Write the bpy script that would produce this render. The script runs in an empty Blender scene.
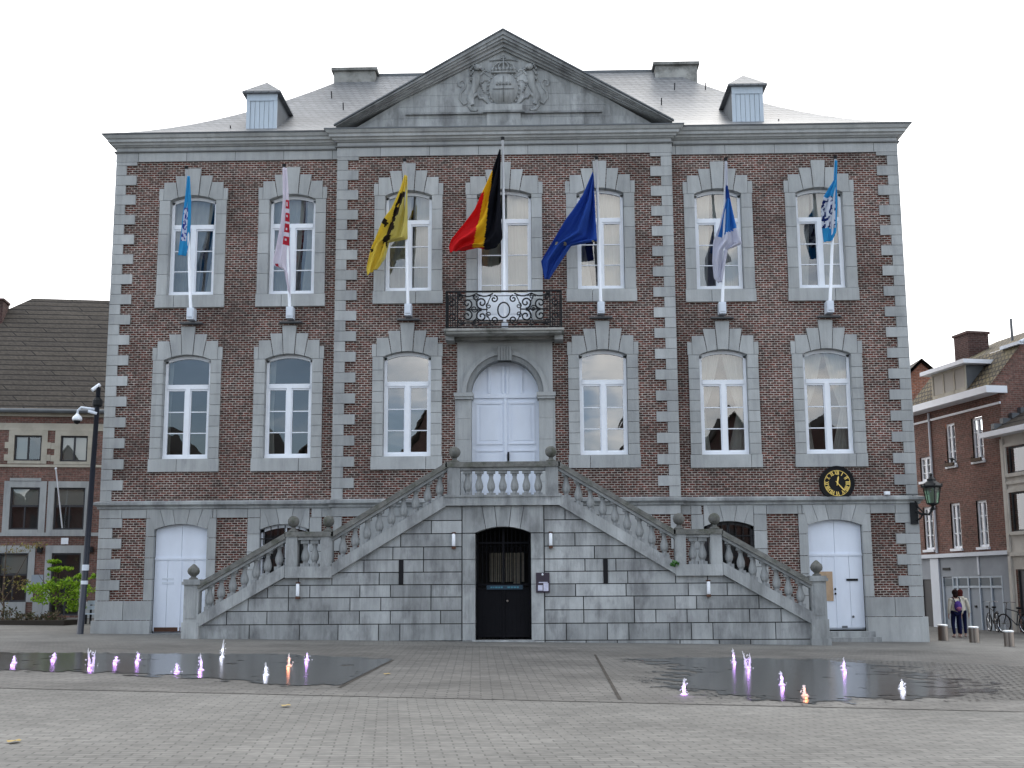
import bpy, bmesh, math, random
from math import sin, cos, pi, radians, sqrt, atan2
from mathutils import Vector, Matrix, noise
random.seed(7)
S = bpy.context.scene
COL = S.collection

# ------------------------------------------------------------------ camera
FPX = 1237.0
TH, YAW, ROLL = radians(9.455), radians(1.35), radians(0.32)
CP = Vector((1.02, -35.0, 1.40))
FW = Vector((-sin(YAW)*cos(TH), cos(YAW)*cos(TH), sin(TH)))
R0 = Vector((cos(YAW), sin(YAW), 0)); U0 = R0.cross(FW)
RT = R0*cos(ROLL) - U0*sin(ROLL); UP = U0*cos(ROLL) + R0*sin(ROLL)
cam = bpy.data.cameras.new('camera'); cam.sensor_width = 36; cam.lens = FPX/1024*36
cam.clip_end = 3000; cam.clip_start = 0.1
co = bpy.data.objects.new('camera', cam); COL.objects.link(co)
M3 = Matrix((RT, UP, -FW)).transposed()
co.matrix_world = Matrix.Translation(CP) @ M3.to_4x4()
S.camera = co

# ------------------------------------------------------------------ sky and sun
SUN_EL, SUN_AZ = radians(46), radians(8)       # sun stands behind the town hall, slightly to the right
w = bpy.data.worlds.new('World'); S.world = w; w.use_nodes = True
nt = w.node_tree; nt.nodes.clear()
def N(nt, t, **kw):
    n = nt.nodes.new(t)
    for k, v in kw.items():
        if k.startswith('i_'):
            key = k[2:]
            key = int(key) if key.isdigit() else key.replace('_', ' ')
            n.inputs[key].default_value = v
        else: setattr(n, k, v)
    return n
L = lambda nt, a, b: nt.links.new(a, b)
sky = N(nt, 'ShaderNodeTexSky', sky_type='NISHITA', sun_disc=False, sun_elevation=SUN_EL, sun_rotation=SUN_AZ)
sky.air_density = 1.0; sky.dust_density = 1.5; sky.ozone_density = 1.0
tc = N(nt, 'ShaderNodeTexCoord')
mp = N(nt, 'ShaderNodeMapping'); mp.inputs['Scale'].default_value = (1.0, 1.0, 2.6)
L(nt, tc.outputs['Generated'], mp.inputs['Vector'])
n1 = N(nt, 'ShaderNodeTexNoise', i_Scale=2.3, i_Detail=7.0, i_Roughness=0.55)
L(nt, mp.outputs[0], n1.inputs['Vector'])
sep = N(nt, 'ShaderNodeSeparateXYZ'); L(nt, tc.outputs['Generated'], sep.inputs[0])
# the cloud cover is closed in the north (+Y) and breaks up in the south
mr = N(nt, 'ShaderNodeMapRange'); mr.inputs['From Min'].default_value = -0.35; mr.inputs['From Max'].default_value = 0.25
mr.inputs['To Min'].default_value = 0.02; mr.inputs['To Max'].default_value = 0.75
L(nt, sep.outputs['Y'], mr.inputs['Value'])
ad = N(nt, 'ShaderNodeMath', operation='ADD'); L(nt, n1.outputs['Fac'], ad.inputs[0]); L(nt, mr.outputs[0], ad.inputs[1])
cr = N(nt, 'ShaderNodeMapRange', interpolation_type='SMOOTHSTEP'); cr.inputs['From Min'].default_value = 0.40; cr.inputs['From Max'].default_value = 0.66
L(nt, ad.outputs[0], cr.inputs['Value'])
cc = N(nt, 'ShaderNodeMix', data_type='RGBA'); 
cc.inputs['A'].default_value = (12.6, 12.6, 12.7, 1); cc.inputs['B'].default_value = (12.5, 12.4, 12.5, 1)
n9 = N(nt, 'ShaderNodeTexNoise', i_Scale=3.4, i_Detail=6.0, i_Roughness=0.6); L(nt, mp.outputs[0], n9.inputs['Vector'])
r9 = N(nt, 'ShaderNodeMapRange', interpolation_type='SMOOTHSTEP'); r9.inputs['From Min'].default_value = 0.42; r9.inputs['From Max'].default_value = 0.60; L(nt, n9.outputs['Fac'], r9.inputs['Value'])
c9 = N(nt, 'ShaderNodeMix', data_type='RGBA'); c9.inputs['A'].default_value = (5.6, 7.4, 9.6, 1); c9.inputs['B'].default_value = (17.5, 16.8, 15.8, 1)
L(nt, r9.outputs[0], c9.inputs['Factor']); L(nt, c9.outputs['Result'], cc.inputs['A'])
mr2 = N(nt, 'ShaderNodeMapRange'); mr2.inputs['From Min'].default_value = -0.3; mr2.inputs['From Max'].default_value = 0.4
L(nt, sep.outputs['Y'], mr2.inputs['Value']); L(nt, mr2.outputs[0], cc.inputs['Factor'])
mx = N(nt, 'ShaderNodeMix', data_type='RGBA')
L(nt, cr.outputs[0], mx.inputs['Factor']); L(nt, sky.outputs[0], mx.inputs['A']); L(nt, cc.outputs['Result'], mx.inputs['B'])
bg = N(nt, 'ShaderNodeBackground', i_Strength=0.1); L(nt, mx.outputs['Result'], bg.inputs['Color'])
ow = N(nt, 'ShaderNodeOutputWorld'); L(nt, bg.outputs[0], ow.inputs['Surface'])

sl = bpy.data.lights.new('sun', 'SUN'); sl.energy = 0.5; sl.angle = radians(18); sl.color = (1.0, 0.96, 0.9)
so = bpy.data.objects.new('sun', sl); COL.objects.link(so)
sd = Vector((sin(SUN_AZ)*cos(SUN_EL), cos(SUN_AZ)*cos(SUN_EL), sin(SUN_EL)))
so.rotation_euler = (-sd).to_track_quat('-Z', 'Y').to_euler(); so.location = (0, 0, 60)
S.view_settings.view_transform = 'Standard'; S.view_settings.look = 'None'
S.view_settings.gamma = 1; S.view_settings.exposure = 1.02
S.render.engine = 'CYCLES'; S.render.resolution_x = 1024; S.render.resolution_y = 768
S.cycles.transparent_max_bounces = 12; S.cycles.max_bounces = 7

def at(x, y, Y):
    'point on the upright plane at depth Y seen at x, y of the photograph (used to trace outlines)'
    r = FW + RT*((x-512)/FPX) - UP*((y-384)/FPX)
    return CP + r*((Y-CP.y)/r.y)
def gz(x, y): return 0.10 - 0.0145*x + 0.004*y

# ------------------------------------------------------------------ materials
MATS = {}
def mat(name, base, rough=0.7, spec=0.3, metal=0.0, var=0.15, scale=2.0, stretch=(1, 1, 1), bump=0.0, bscale=20, tint=False, var2=0.0, scale2=0.4, col2=None, streak=0):
    m = bpy.data.materials.new(name); m.use_nodes = True; t = m.node_tree
    b = t.nodes['Principled BSDF']; b.inputs['Roughness'].default_value = rough; b.inputs['Metallic'].default_value = metal
    b.inputs['Specular IOR Level'].default_value = spec
    tcn = N(t, 'ShaderNodeTexCoord'); mpn = N(t, 'ShaderNodeMapping'); mpn.inputs['Scale'].default_value = stretch
    L(t, tcn.outputs['Object'], mpn.inputs['Vector'])
    no = N(t, 'ShaderNodeTexNoise', i_Scale=scale, i_Detail=5.0, i_Roughness=0.6); L(t, mpn.outputs[0], no.inputs['Vector'])
    r = N(t, 'ShaderNodeMapRange'); r.inputs['From Min'].default_value = 0.3; r.inputs['From Max'].default_value = 0.7
    r.inputs['To Min'].default_value = 1-var; r.inputs['To Max'].default_value = 1+var
    L(t, no.outputs['Fac'], r.inputs['Value'])
    c = N(t, 'ShaderNodeMix', data_type='RGBA', blend_type='MULTIPLY'); c.inputs['Factor'].default_value = 1
    c.inputs['A'].default_value = (*base, 1)
    L(t, r.outputs[0], c.inputs['B']); out = c.outputs['Result']
    if col2:
        n3 = N(t, 'ShaderNodeTexNoise', i_Scale=scale2*3, i_Detail=6.0, i_Roughness=0.65); L(t, mpn.outputs[0], n3.inputs['Vector'])
        r3 = N(t, 'ShaderNodeMapRange'); r3.inputs['From Min'].default_value = 0.5; r3.inputs['From Max'].default_value = 0.68
        L(t, n3.outputs['Fac'], r3.inputs['Value'])
        c3 = N(t, 'ShaderNodeMix', data_type='RGBA'); L(t, r3.outputs[0], c3.inputs['Factor']); L(t, out, c3.inputs['A'])
        c3.inputs['B'].default_value = (*col2, 1); out = c3.outputs['Result']
    if var2:
        n2 = N(t, 'ShaderNodeTexNoise', i_Scale=scale2, i_Detail=3.0); L(t, mpn.outputs[0], n2.inputs['Vector'])
        r2 = N(t, 'ShaderNodeMapRange'); r2.inputs['From Min'].default_value = 0.35; r2.inputs['From Max'].default_value = 0.65
        r2.inputs['To Min'].default_value = 1-var2; r2.inputs['To Max'].default_value = 1+var2
        L(t, n2.outputs['Fac'], r2.inputs['Value'])
        c2 = N(t, 'ShaderNodeMix', data_type='RGBA', blend_type='MULTIPLY'); c2.inputs['Factor'].default_value = 1
        L(t, out, c2.inputs['A']); L(t, r2.outputs[0], c2.inputs['B']); out = c2.outputs['Result']
    if streak:     # rain run-off down the masonry
        ms2 = N(t, 'ShaderNodeMapping'); ms2.inputs['Scale'].default_value = (1, 1, .07); L(t, tcn.outputs['Object'], ms2.inputs['Vector'])
        n6 = N(t, 'ShaderNodeTexNoise', i_Scale=5.5, i_Detail=5.0, i_Roughness=0.7); L(t, ms2.outputs[0], n6.inputs['Vector'])
        r6 = N(t, 'ShaderNodeMapRange'); r6.inputs['From Min'].default_value = 0.45; r6.inputs['From Max'].default_value = 0.70
        r6.inputs['To Min'].default_value = 1.04; r6.inputs['To Max'].default_value = 1-2*streak; L(t, n6.outputs['Fac'], r6.inputs['Value'])
        c6 = N(t, 'ShaderNodeMix', data_type='RGBA', blend_type='MULTIPLY'); c6.inputs['Factor'].default_value = 1
        L(t, out, c6.inputs['A']); L(t, r6.outputs[0], c6.inputs['B']); out = c6.outputs['Result']
    if tint:
        a = N(t, 'ShaderNodeAttribute', attribute_name='tint')
        c4 = N(t, 'ShaderNodeMix', data_type='RGBA', blend_type='MULTIPLY'); c4.inputs['Factor'].default_value = 1
        L(t, out, c4.inputs['A']); L(t, a.outputs['Color'], c4.inputs['B']); out = c4.outputs['Result']
    L(t, out, b.inputs['Base Color'])
    if bump:
        nb = N(t, 'ShaderNodeTexNoise', i_Scale=bscale, i_Detail=4.0); L(t, mpn.outputs[0], nb.inputs['Vector'])
        bm_ = N(t, 'ShaderNodeBump', i_Strength=bump, i_Distance=0.02); L(t, nb.outputs['Fac'], bm_.inputs['Height']); L(t, bm_.outputs[0], b.inputs['Normal'])
    MATS[name] = m; return m

def brick_mat(name, c1, c2, mortar, bw=0.22, rh=0.073, ms=0.011, rough=0.85, ground=False, rot=0.0, var=0.3, stain=0.25, offset=0.5, msm=0.1, spec=0.2, bumpd=0.01, patch=None):
    m = bpy.data.materials.new(name); m.use_nodes = True; t = m.node_tree
    b = t.nodes['Principled BSDF']; b.inputs['Roughness'].default_value = rough; b.inputs['Specular IOR Level'].default_value = spec
    g = N(t, 'ShaderNodeTexCoord'); s = N(t, 'ShaderNodeSeparateXYZ'); L(t, g.outputs['Object'], s.inputs[0])
    cb = N(t, 'ShaderNodeCombineXYZ')
    if ground:
        L(t, s.outputs['X'], cb.inputs['X']); L(t, s.outputs['Y'], cb.inputs['Y'])
    else:
        a_ = N(t, 'ShaderNodeMath', operation='ADD'); L(t, s.outputs['X'], a_.inputs[0]); L(t, s.outputs['Y'], a_.inputs[1])
        L(t, a_.outputs[0], cb.inputs['X']); L(t, s.outputs['Z'], cb.inputs['Y'])
    mp_ = N(t, 'ShaderNodeMapping'); mp_.inputs['Rotation'].default_value = (0, 0, rot); L(t, cb.outputs[0], mp_.inputs['Vector'])
    # slight irregularity of the courses
    nw = N(t, 'ShaderNodeTexNoise', i_Scale=1.3, i_Detail=2.0); L(t, mp_.outputs[0], nw.inputs['Vector'])
    sc = N(t, 'ShaderNodeVectorMath', operation='SCALE'); sc.inputs['Scale'].default_value = 0.03; L(t, nw.outputs['Color'], sc.inputs[0])
    av = N(t, 'ShaderNodeVectorMath', operation='ADD'); L(t, mp_.outputs[0], av.inputs[0]); L(t, sc.outputs[0], av.inputs[1])
    br = N(t, 'ShaderNodeTexBrick'); br.offset = offset
    br.inputs['Scale'].default_value = 1; br.inputs['Brick Width'].default_value = bw; br.inputs['Row Height'].default_value = rh
    br.inputs['Mortar Size'].default_value = ms; br.inputs['Mortar Smooth'].default_value = msm; br.inputs['Bias'].default_value = 0
    br.inputs['Color1'].default_value = (*c1, 1); br.inputs['Color2'].default_value = (*c2, 1); br.inputs['Mortar'].default_value = (*mortar, 1)
    L(t, av.outputs[0], br.inputs['Vector'])
    no = N(t, 'ShaderNodeTexNoise', i_Scale=9.0, i_Detail=4.0); L(t, mp_.outputs[0], no.inputs['Vector'])
    r = N(t, 'ShaderNodeMapRange'); r.inputs['From Min'].default_value = .3; r.inputs['From Max'].default_value = .7
    r.inputs['To Min'].default_value = 1-var; r.inputs['To Max'].default_value = 1+var; L(t, no.outputs['Fac'], r.inputs['Value'])
    c = N(t, 'ShaderNodeMix', data_type='RGBA', blend_type='MULTIPLY'); c.inputs['Factor'].default_value = 1
    L(t, br.outputs['Color'], c.inputs['A']); L(t, r.outputs[0], c.inputs['B'])
    n2 = N(t, 'ShaderNodeTexNoise', i_Scale=0.45, i_Detail=6.0, i_Roughness=0.6); L(t, cb.outputs[0], n2.inputs['Vector'])
    r2 = N(t, 'ShaderNodeMapRange'); r2.inputs['From Min'].default_value = .35; r2.inputs['From Max'].default_value = .65
    r2.inputs['To Min'].default_value = 1-stain; r2.inputs['To Max'].default_value = 1+stain; L(t, n2.outputs['Fac'], r2.inputs['Value'])
    c2_ = N(t, 'ShaderNodeMix', data_type='RGBA', blend_type='MULTIPLY'); c2_.inputs['Factor'].default_value = 1
    L(t, c.outputs['Result'], c2_.inputs['A']); L(t, r2.outputs[0], c2_.inputs['B']); out = c2_.outputs['Result']
    if patch:
        n5 = N(t, 'ShaderNodeTexNoise', i_Scale=0.8, i_Detail=5.0, i_Roughness=0.6, i_Distortion=0.3); L(t, cb.outputs[0], n5.inputs['Vector'])
        r5 = N(t, 'ShaderNodeMapRange'); r5.inputs['From Min'].default_value = .55; r5.inputs['From Max'].default_value = .75; r5.inputs['To Max'].default_value = 0.6
        L(t, n5.outputs['Fac'], r5.inputs['Value'])
        c5 = N(t, 'ShaderNodeMix', data_type='RGBA'); L(t, r5.outputs[0], c5.inputs['Factor']); L(t, out, c5.inputs['A']); c5.inputs['B'].default_value = (*patch, 1)
        out = c5.outputs['Result']
    L(t, out, b.inputs['Base Color'])
    bp = N(t, 'ShaderNodeBump', i_Strength=0.5, i_Distance=bumpd, invert=True); L(t, br.outputs['Fac'], bp.inputs['Height']); L(t, bp.outputs[0], b.inputs['Normal'])
    MATS[name] = m; return m

brick_mat('brick', (.112, .034, .025), (.042, .022, .019), (.325, .295, .265), bw=.165, rh=.067, ms=.0105, patch=(.050, .034, .030), var=.45, stain=.34)
brick_mat('brick_far', (.21, .100, .080), (.135, .080, .066), (.21, .17, .15), ms=.008, stain=.18)
brick_mat('brick_orange', (.30, .11, .06), (.20, .08, .05), (.30, .24, .2), ms=.008)
brick_mat('brick_dark', (.085, .042, .038), (.06, .032, .03), (.12, .10, .09), ms=.008)
brick_mat('pavers', (.114, .112, .105), (.152, .148, .138), (.074, .072, .067), bw=.24, rh=.12, ms=.010, ground=True, rot=radians(-7), var=.16, stain=.2, bumpd=.005, msm=.4, spec=.3, rough=.8)
brick_mat('pavers_zone', (.086, .083, .078), (.122, .118, .110), (.052, .050, .047), bw=.30, rh=.15, ms=.012, ground=True, rot=radians(-3), var=.14, stain=.24, msm=.3, bumpd=.008, spec=.3, rough=.75)
brick_mat('slate', (.125, .132, .14), (.165, .17, .178), (.07, .074, .078), bw=.24, rh=.17, ms=.016, rough=.55, spec=.45, stain=.14, var=.12, msm=.3)
brick_mat('roof_tile', (.050, .043, .037), (.062, .053, .044), (.018, .016, .015), bw=4.0, rh=.26, ms=.05, rough=.85, stain=.14, var=.3, offset=.37, msm=.8, bumpd=.04)
brick_mat('mossy_tile', (.10, .085, .06), (.16, .13, .08), (.04, .035, .03), bw=.22, rh=.2, ms=.03, rough=.85, stain=.35, var=.35, bumpd=.03, patch=(.22, .19, .10))
mat('stone', (.368, .380, .380), .8, .25, streak=.07, var=.12, scale=3.0, stretch=(1, 1, .5), bump=.25, bscale=30, tint=True, var2=.10, scale2=.5, col2=(.29, .30, .305))
mat('stone_dirty', (.325, .338, .340), .85, .2, streak=.13, var=.2, scale=2.5, stretch=(1, 1, .45), bump=.35, bscale=25, tint=True, var2=.16, scale2=.6, col2=(.19, .195, .20))
mat('stone_warm', (.30, .30, .285), .85, .2, var=.2, scale=2.5, bump=.3, bscale=25, tint=True, var2=.16, scale2=.6, col2=(.12, .12, .11))
mat('coping', (.16, .16, .15), .9, .2, var=.3, scale=5, bump=.5, bscale=30, tint=True, col2=(.09, .095, .075), scale2=1.2)
mat('joint', (.06, .06, .06), .95, .1)
mat('cream_stone', (.46, .43, .36), .85, .2, var=.12, tint=True, col2=(.38, .345, .28))
mat('cream_render', (.60, .58, .53), .85, .2, var=.10, tint=True, col2=(.50, .47, .42))
mat('grey_render', (.30, .33, .37), .7, .3, var=.08, var2=.08, scale2=.8)
mat('white_wood', (.72, .77, .86), .5, .4, var=.05, scale=2.5, stretch=(1, 1, .4), var2=.04, scale2=.7)
mat('white_frame', (.80, .83, .88), .45, .4, var=.05)
mat('pale_paint', (.62, .67, .74), .5, .4, var=.05)
mat('blue_paint', (.46, .53, .60), .55, .4, var=.07, scale=6, stretch=(2, 1, .3))
mat('panel_paint', (.27, .31, .36), .55, .4, var=.06)
mat('lead', (.10, .11, .12), .5, .5, var=.2)
mat('iron', (.010, .011, .013), .6, .25, var=.2)
mat('navy_pole', (.018, .022, .035), .4, .5, var=.1)
mat('steel', (.24, .21, .19), .32, .5, metal=.9, var=.2, scale=4, stretch=(3, 3, .3))
mat('chrome', (.7, .7, .7), .2, .5, metal=1.0)
mat('rust', (.10, .05, .035), .8, .2, var=.3)
mat('gold', (.85, .62, .16), .4, .5, metal=.15, var=.05)
mat('gate_paint', (.006, .006, .008), .75, .12)
mat('black', (.010, .010, .012), .7, .2, var=.1)
mat('interior', (.13, .12, .11), .9, .1, var=.1)
mat('interior_dark', (.05, .05, .05), .9, .1)
mat('dark_frame', (.03, .03, .035), .5, .4)
mat('bark', (.12, .09, .07), .9, .1, var=.3, scale=20)
mat('grass_strip', (.10, .09, .05), .95, .1, var=.3, scale=9)
mat('plywood', (.42, .30, .20), .8, .2, var=.12, scale=6)
mat('plaque', (.035, .025, .04), .4, .5, var=.1)
mat('paper', (.55, .55, .68), .7, .3, var=.15, scale=14)
mat('navy_sign', (.01, .035, .06), .4, .5)
mat('teal_mark', (.06, .20, .27), .5, .3)
mat('bollard_top', (.75, .78, .8), .35, .5, metal=.6)
mat('rubber', (.02, .02, .022), .8, .2)
mat('skin', (.45, .28, .22), .6, .3)
mat('dark_hair', (.018, .010, .010), .8, .08)
mat('red_hair', (.075, .018, .016), .8, .08)
mat('cream_cloth', (.58, .55, .47), .9, .1, var=.12, scale=12)
mat('navy_cloth', (.010, .013, .045), .9, .05, var=.2)
mat('purple_cloth', (.07, .035, .20), .7, .2, var=.25, scale=12)
mat('pink_cloth', (.25, .09, .17), .7, .2, var=.2, scale=12)
mat('shoe', (.45, .33, .30), .7, .2)
mat('yellow_chalk', (.36, .27, .12), .9, .1, var=.1)
mat('dark_joint', (.055, .05, .045), .9, .1, var=.3, scale=2)
mat('weed_leaf', (.045, .10, .03), .7, .3)

def flat_attr(name, rough=.8, trans=.35, spec=.1):
    m = bpy.data.materials.new(name); m.use_nodes = True; t = m.node_tree; b = t.nodes['Principled BSDF']
    a = N(t, 'ShaderNodeAttribute', attribute_name='tint'); L(t, a.outputs['Color'], b.inputs['Base Color'])
    b.inputs['Roughness'].default_value = rough; b.inputs['Specular IOR Level'].default_value = spec
    tr = N(t, 'ShaderNodeBsdfTranslucent'); L(t, a.outputs['Color'], tr.inputs['Color'])
    ms = N(t, 'ShaderNodeMixShader', i_0=trans) if False else t.nodes.new('ShaderNodeMixShader')
    ms.inputs[0].default_value = trans
    L(t, b.outputs[0], ms.inputs[1]); L(t, tr.outputs[0], ms.inputs[2]); L(t, ms.outputs[0], t.nodes['Material Output'].inputs['Surface'])
    MATS[name] = m
flat_attr('flag_cloth', trans=.48); flat_attr('leaf', rough=.6, trans=.35, spec=.25)
def curtain_mat():
    m = bpy.data.materials.new('curtain'); m.use_nodes = True; t = m.node_tree; b = t.nodes['Principled BSDF']
    b.inputs['Base Color'].default_value = (.50, .475, .43, 1); b.inputs['Roughness'].default_value = .9
    tr = N(t, 'ShaderNodeBsdfTranslucent'); tr.inputs['Color'].default_value = (.6, .57, .52, 1)
    ms = t.nodes.new('ShaderNodeMixShader'); ms.inputs[0].default_value = .2
    L(t, b.outputs[0], ms.inputs[1]); L(t, tr.outputs[0], ms.inputs[2]); L(t, ms.outputs[0], t.nodes['Material Output'].inputs['Surface'])
    MATS['curtain'] = m
curtain_mat()
def glass_mat(name, k, tint=(.85, .9, .9), rough=0.0):
    m = bpy.data.materials.new(name); m.use_nodes = True; t = m.node_tree
    t.nodes.remove(t.nodes['Principled BSDF'])
    tr = N(t, 'ShaderNodeBsdfTransparent'); tr.inputs['Color'].default_value = (*tint, 1)
    gl = N(t, 'ShaderNodeBsdfGlossy'); gl.inputs['Roughness'].default_value = rough; gl.inputs['Color'].default_value = (.95, .97, 1, 1)
    fr = N(t, 'ShaderNodeFresnel', i_IOR=1.5)
    ad_ = N(t, 'ShaderNodeMath', operation='ADD'); ad_.inputs[1].default_value = k; L(t, fr.outputs[0], ad_.inputs[0])
    tcn = N(t, 'ShaderNodeTexCoord'); nb = N(t, 'ShaderNodeTexNoise', i_Scale=1.6, i_Detail=1.0); L(t, tcn.outputs['Object'], nb.inputs['Vector'])
    bp = N(t, 'ShaderNodeBump', i_Strength=.03, i_Distance=.05); L(t, nb.outputs['Fac'], bp.inputs['Height']); L(t, bp.outputs[0], gl.inputs['Normal'])
    ms = t.nodes.new('ShaderNodeMixShader'); L(t, ad_.outputs[0], ms.inputs[0]); L(t, tr.outputs[0], ms.inputs[1]); L(t, gl.outputs[0], ms.inputs[2])
    L(t, ms.outputs[0], t.nodes['Material Output'].inputs['Surface']); MATS[name] = m
glass_mat('glass', .08); glass_mat('glass_bare', .13); glass_mat('glass_green', .05, (.42, .56, .44), .3)
def wet_mat():
    m = bpy.data.materials.new('wet_paving'); m.use_nodes = True; t = m.node_tree; b = t.nodes['Principled BSDF']
    g = N(t, 'ShaderNodeTexCoord'); br = N(t, 'ShaderNodeTexBrick'); br.offset = .5
    mp_ = N(t, 'ShaderNodeMapping'); mp_.inputs['Rotation'].default_value = (0, 0, radians(-3)); L(t, g.outputs['Object'], mp_.inputs['Vector'])
    for k, v in (('Scale', 1), ('Brick Width', .34), ('Row Height', .17), ('Mortar Size', .012)): br.inputs[k].default_value = v
    br.inputs['Color1'].default_value = (.036, .035, .034, 1); br.inputs['Color2'].default_value = (.050, .048, .046, 1); br.inputs['Mortar'].default_value = (.02, .02, .02, 1)
    L(t, mp_.outputs[0], br.inputs['Vector']); L(t, br.outputs['Color'], b.inputs['Base Color'])
    b.inputs['Specular IOR Level'].default_value = .36; b.inputs['Roughness'].default_value = .17
    n = N(t, 'ShaderNodeTexNoise', i_Scale=2.2, i_Detail=6.0, i_Roughness=.65); L(t, g.outputs['Object'], n.inputs['Vector'])
    bpn = N(t, 'ShaderNodeTexNoise', i_Scale=7.0, i_Detail=3.0); L(t, g.outputs['Object'], bpn.inputs['Vector'])
    bp = N(t, 'ShaderNodeBump', i_Strength=.30, i_Distance=.01); L(t, bpn.outputs['Fac'], bp.inputs['Height']); L(t, bp.outputs[0], b.inputs['Normal'])
    a = N(t, 'ShaderNodeAttribute', attribute_name='tint')
    n_ = N(t, 'ShaderNodeMath', operation='MULTIPLY_ADD'); n_.inputs[1].default_value = 3.2; n_.inputs[2].default_value = -2.05; L(t, n.outputs['Fac'], n_.inputs[0])
    s_ = N(t, 'ShaderNodeSeparateColor'); L(t, a.outputs['Color'], s_.inputs[0])
    # red = how deep inside the puddle, green = how much the stones stick out
    p = N(t, 'ShaderNodeMath', operation='ADD'); L(t, n_.outputs[0], p.inputs[0]); L(t, s_.outputs[0], p.inputs[1])
    bf = N(t, 'ShaderNodeMath', operation='MULTIPLY'); L(t, br.outputs['Fac'], bf.inputs[0]); L(t, s_.outputs[1], bf.inputs[1])
    p2 = N(t, 'ShaderNodeMath', operation='ADD'); L(t, p.outputs[0], p2.inputs[0]); L(t, bf.outputs[0], p2.inputs[1])
    r = N(t, 'ShaderNodeMapRange', interpolation_type='SMOOTHSTEP'); r.inputs['From Min'].default_value = 0.0; r.inputs['From Max'].default_value = .12; L(t, p2.outputs[0], r.inputs['Value'])
    tr = N(t, 'ShaderNodeBsdfTransparent'); ms = t.nodes.new('ShaderNodeMixShader')
    L(t, r.outputs[0], ms.inputs[0]); L(t, tr.outputs[0], ms.inputs[1]); L(t, b.outputs[0], ms.inputs[2]); L(t, ms.outputs[0], t.nodes['Material Output'].inputs['Surface'])
    MATS['wet_paving'] = m
wet_mat()
def foam_mat():
    m = bpy.data.materials.new('foam'); m.use_nodes = True; t = m.node_tree; t.nodes.remove(t.nodes['Principled BSDF'])
    d = N(t, 'ShaderNodeBsdfDiffuse'); d.inputs['Color'].default_value = (.85, .87, .9, 1)
    tr = N(t, 'ShaderNodeBsdfTranslucent'); tr.inputs['Color'].default_value = (.9, .9, .95, 1)
    tp = N(t, 'ShaderNodeBsdfTransparent')
    a = t.nodes.new('ShaderNodeMixShader'); a.inputs[0].default_value = .6; L(t, d.outputs[0], a.inputs[1]); L(t, tr.outputs[0], a.inputs[2])
    b = t.nodes.new('ShaderNodeMixShader'); b.inputs[0].default_value = .25; L(t, a.outputs[0], b.inputs[1]); L(t, tp.outputs[0], b.inputs[2])
    L(t, b.outputs[0], t.nodes['Material Output'].inputs['Surface']); MATS['foam'] = m
foam_mat()
def emis(name, c, s):
    m = bpy.data.materials.new(name); m.use_nodes = True; b = m.node_tree.nodes['Principled BSDF']
    b.inputs['Base Color'].default_value = (*c, 1); b.inputs['Emission Color'].default_value = (*c, 1); b.inputs['Emission Strength'].default_value = s; MATS[name] = m
emis('lamp_purple', (.6, .25, 1), 3.0); emis('lamp_orange', (1, .25, .08), 3.0); emis('lamp_white', (.75, .8, 1), 2.0)

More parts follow.
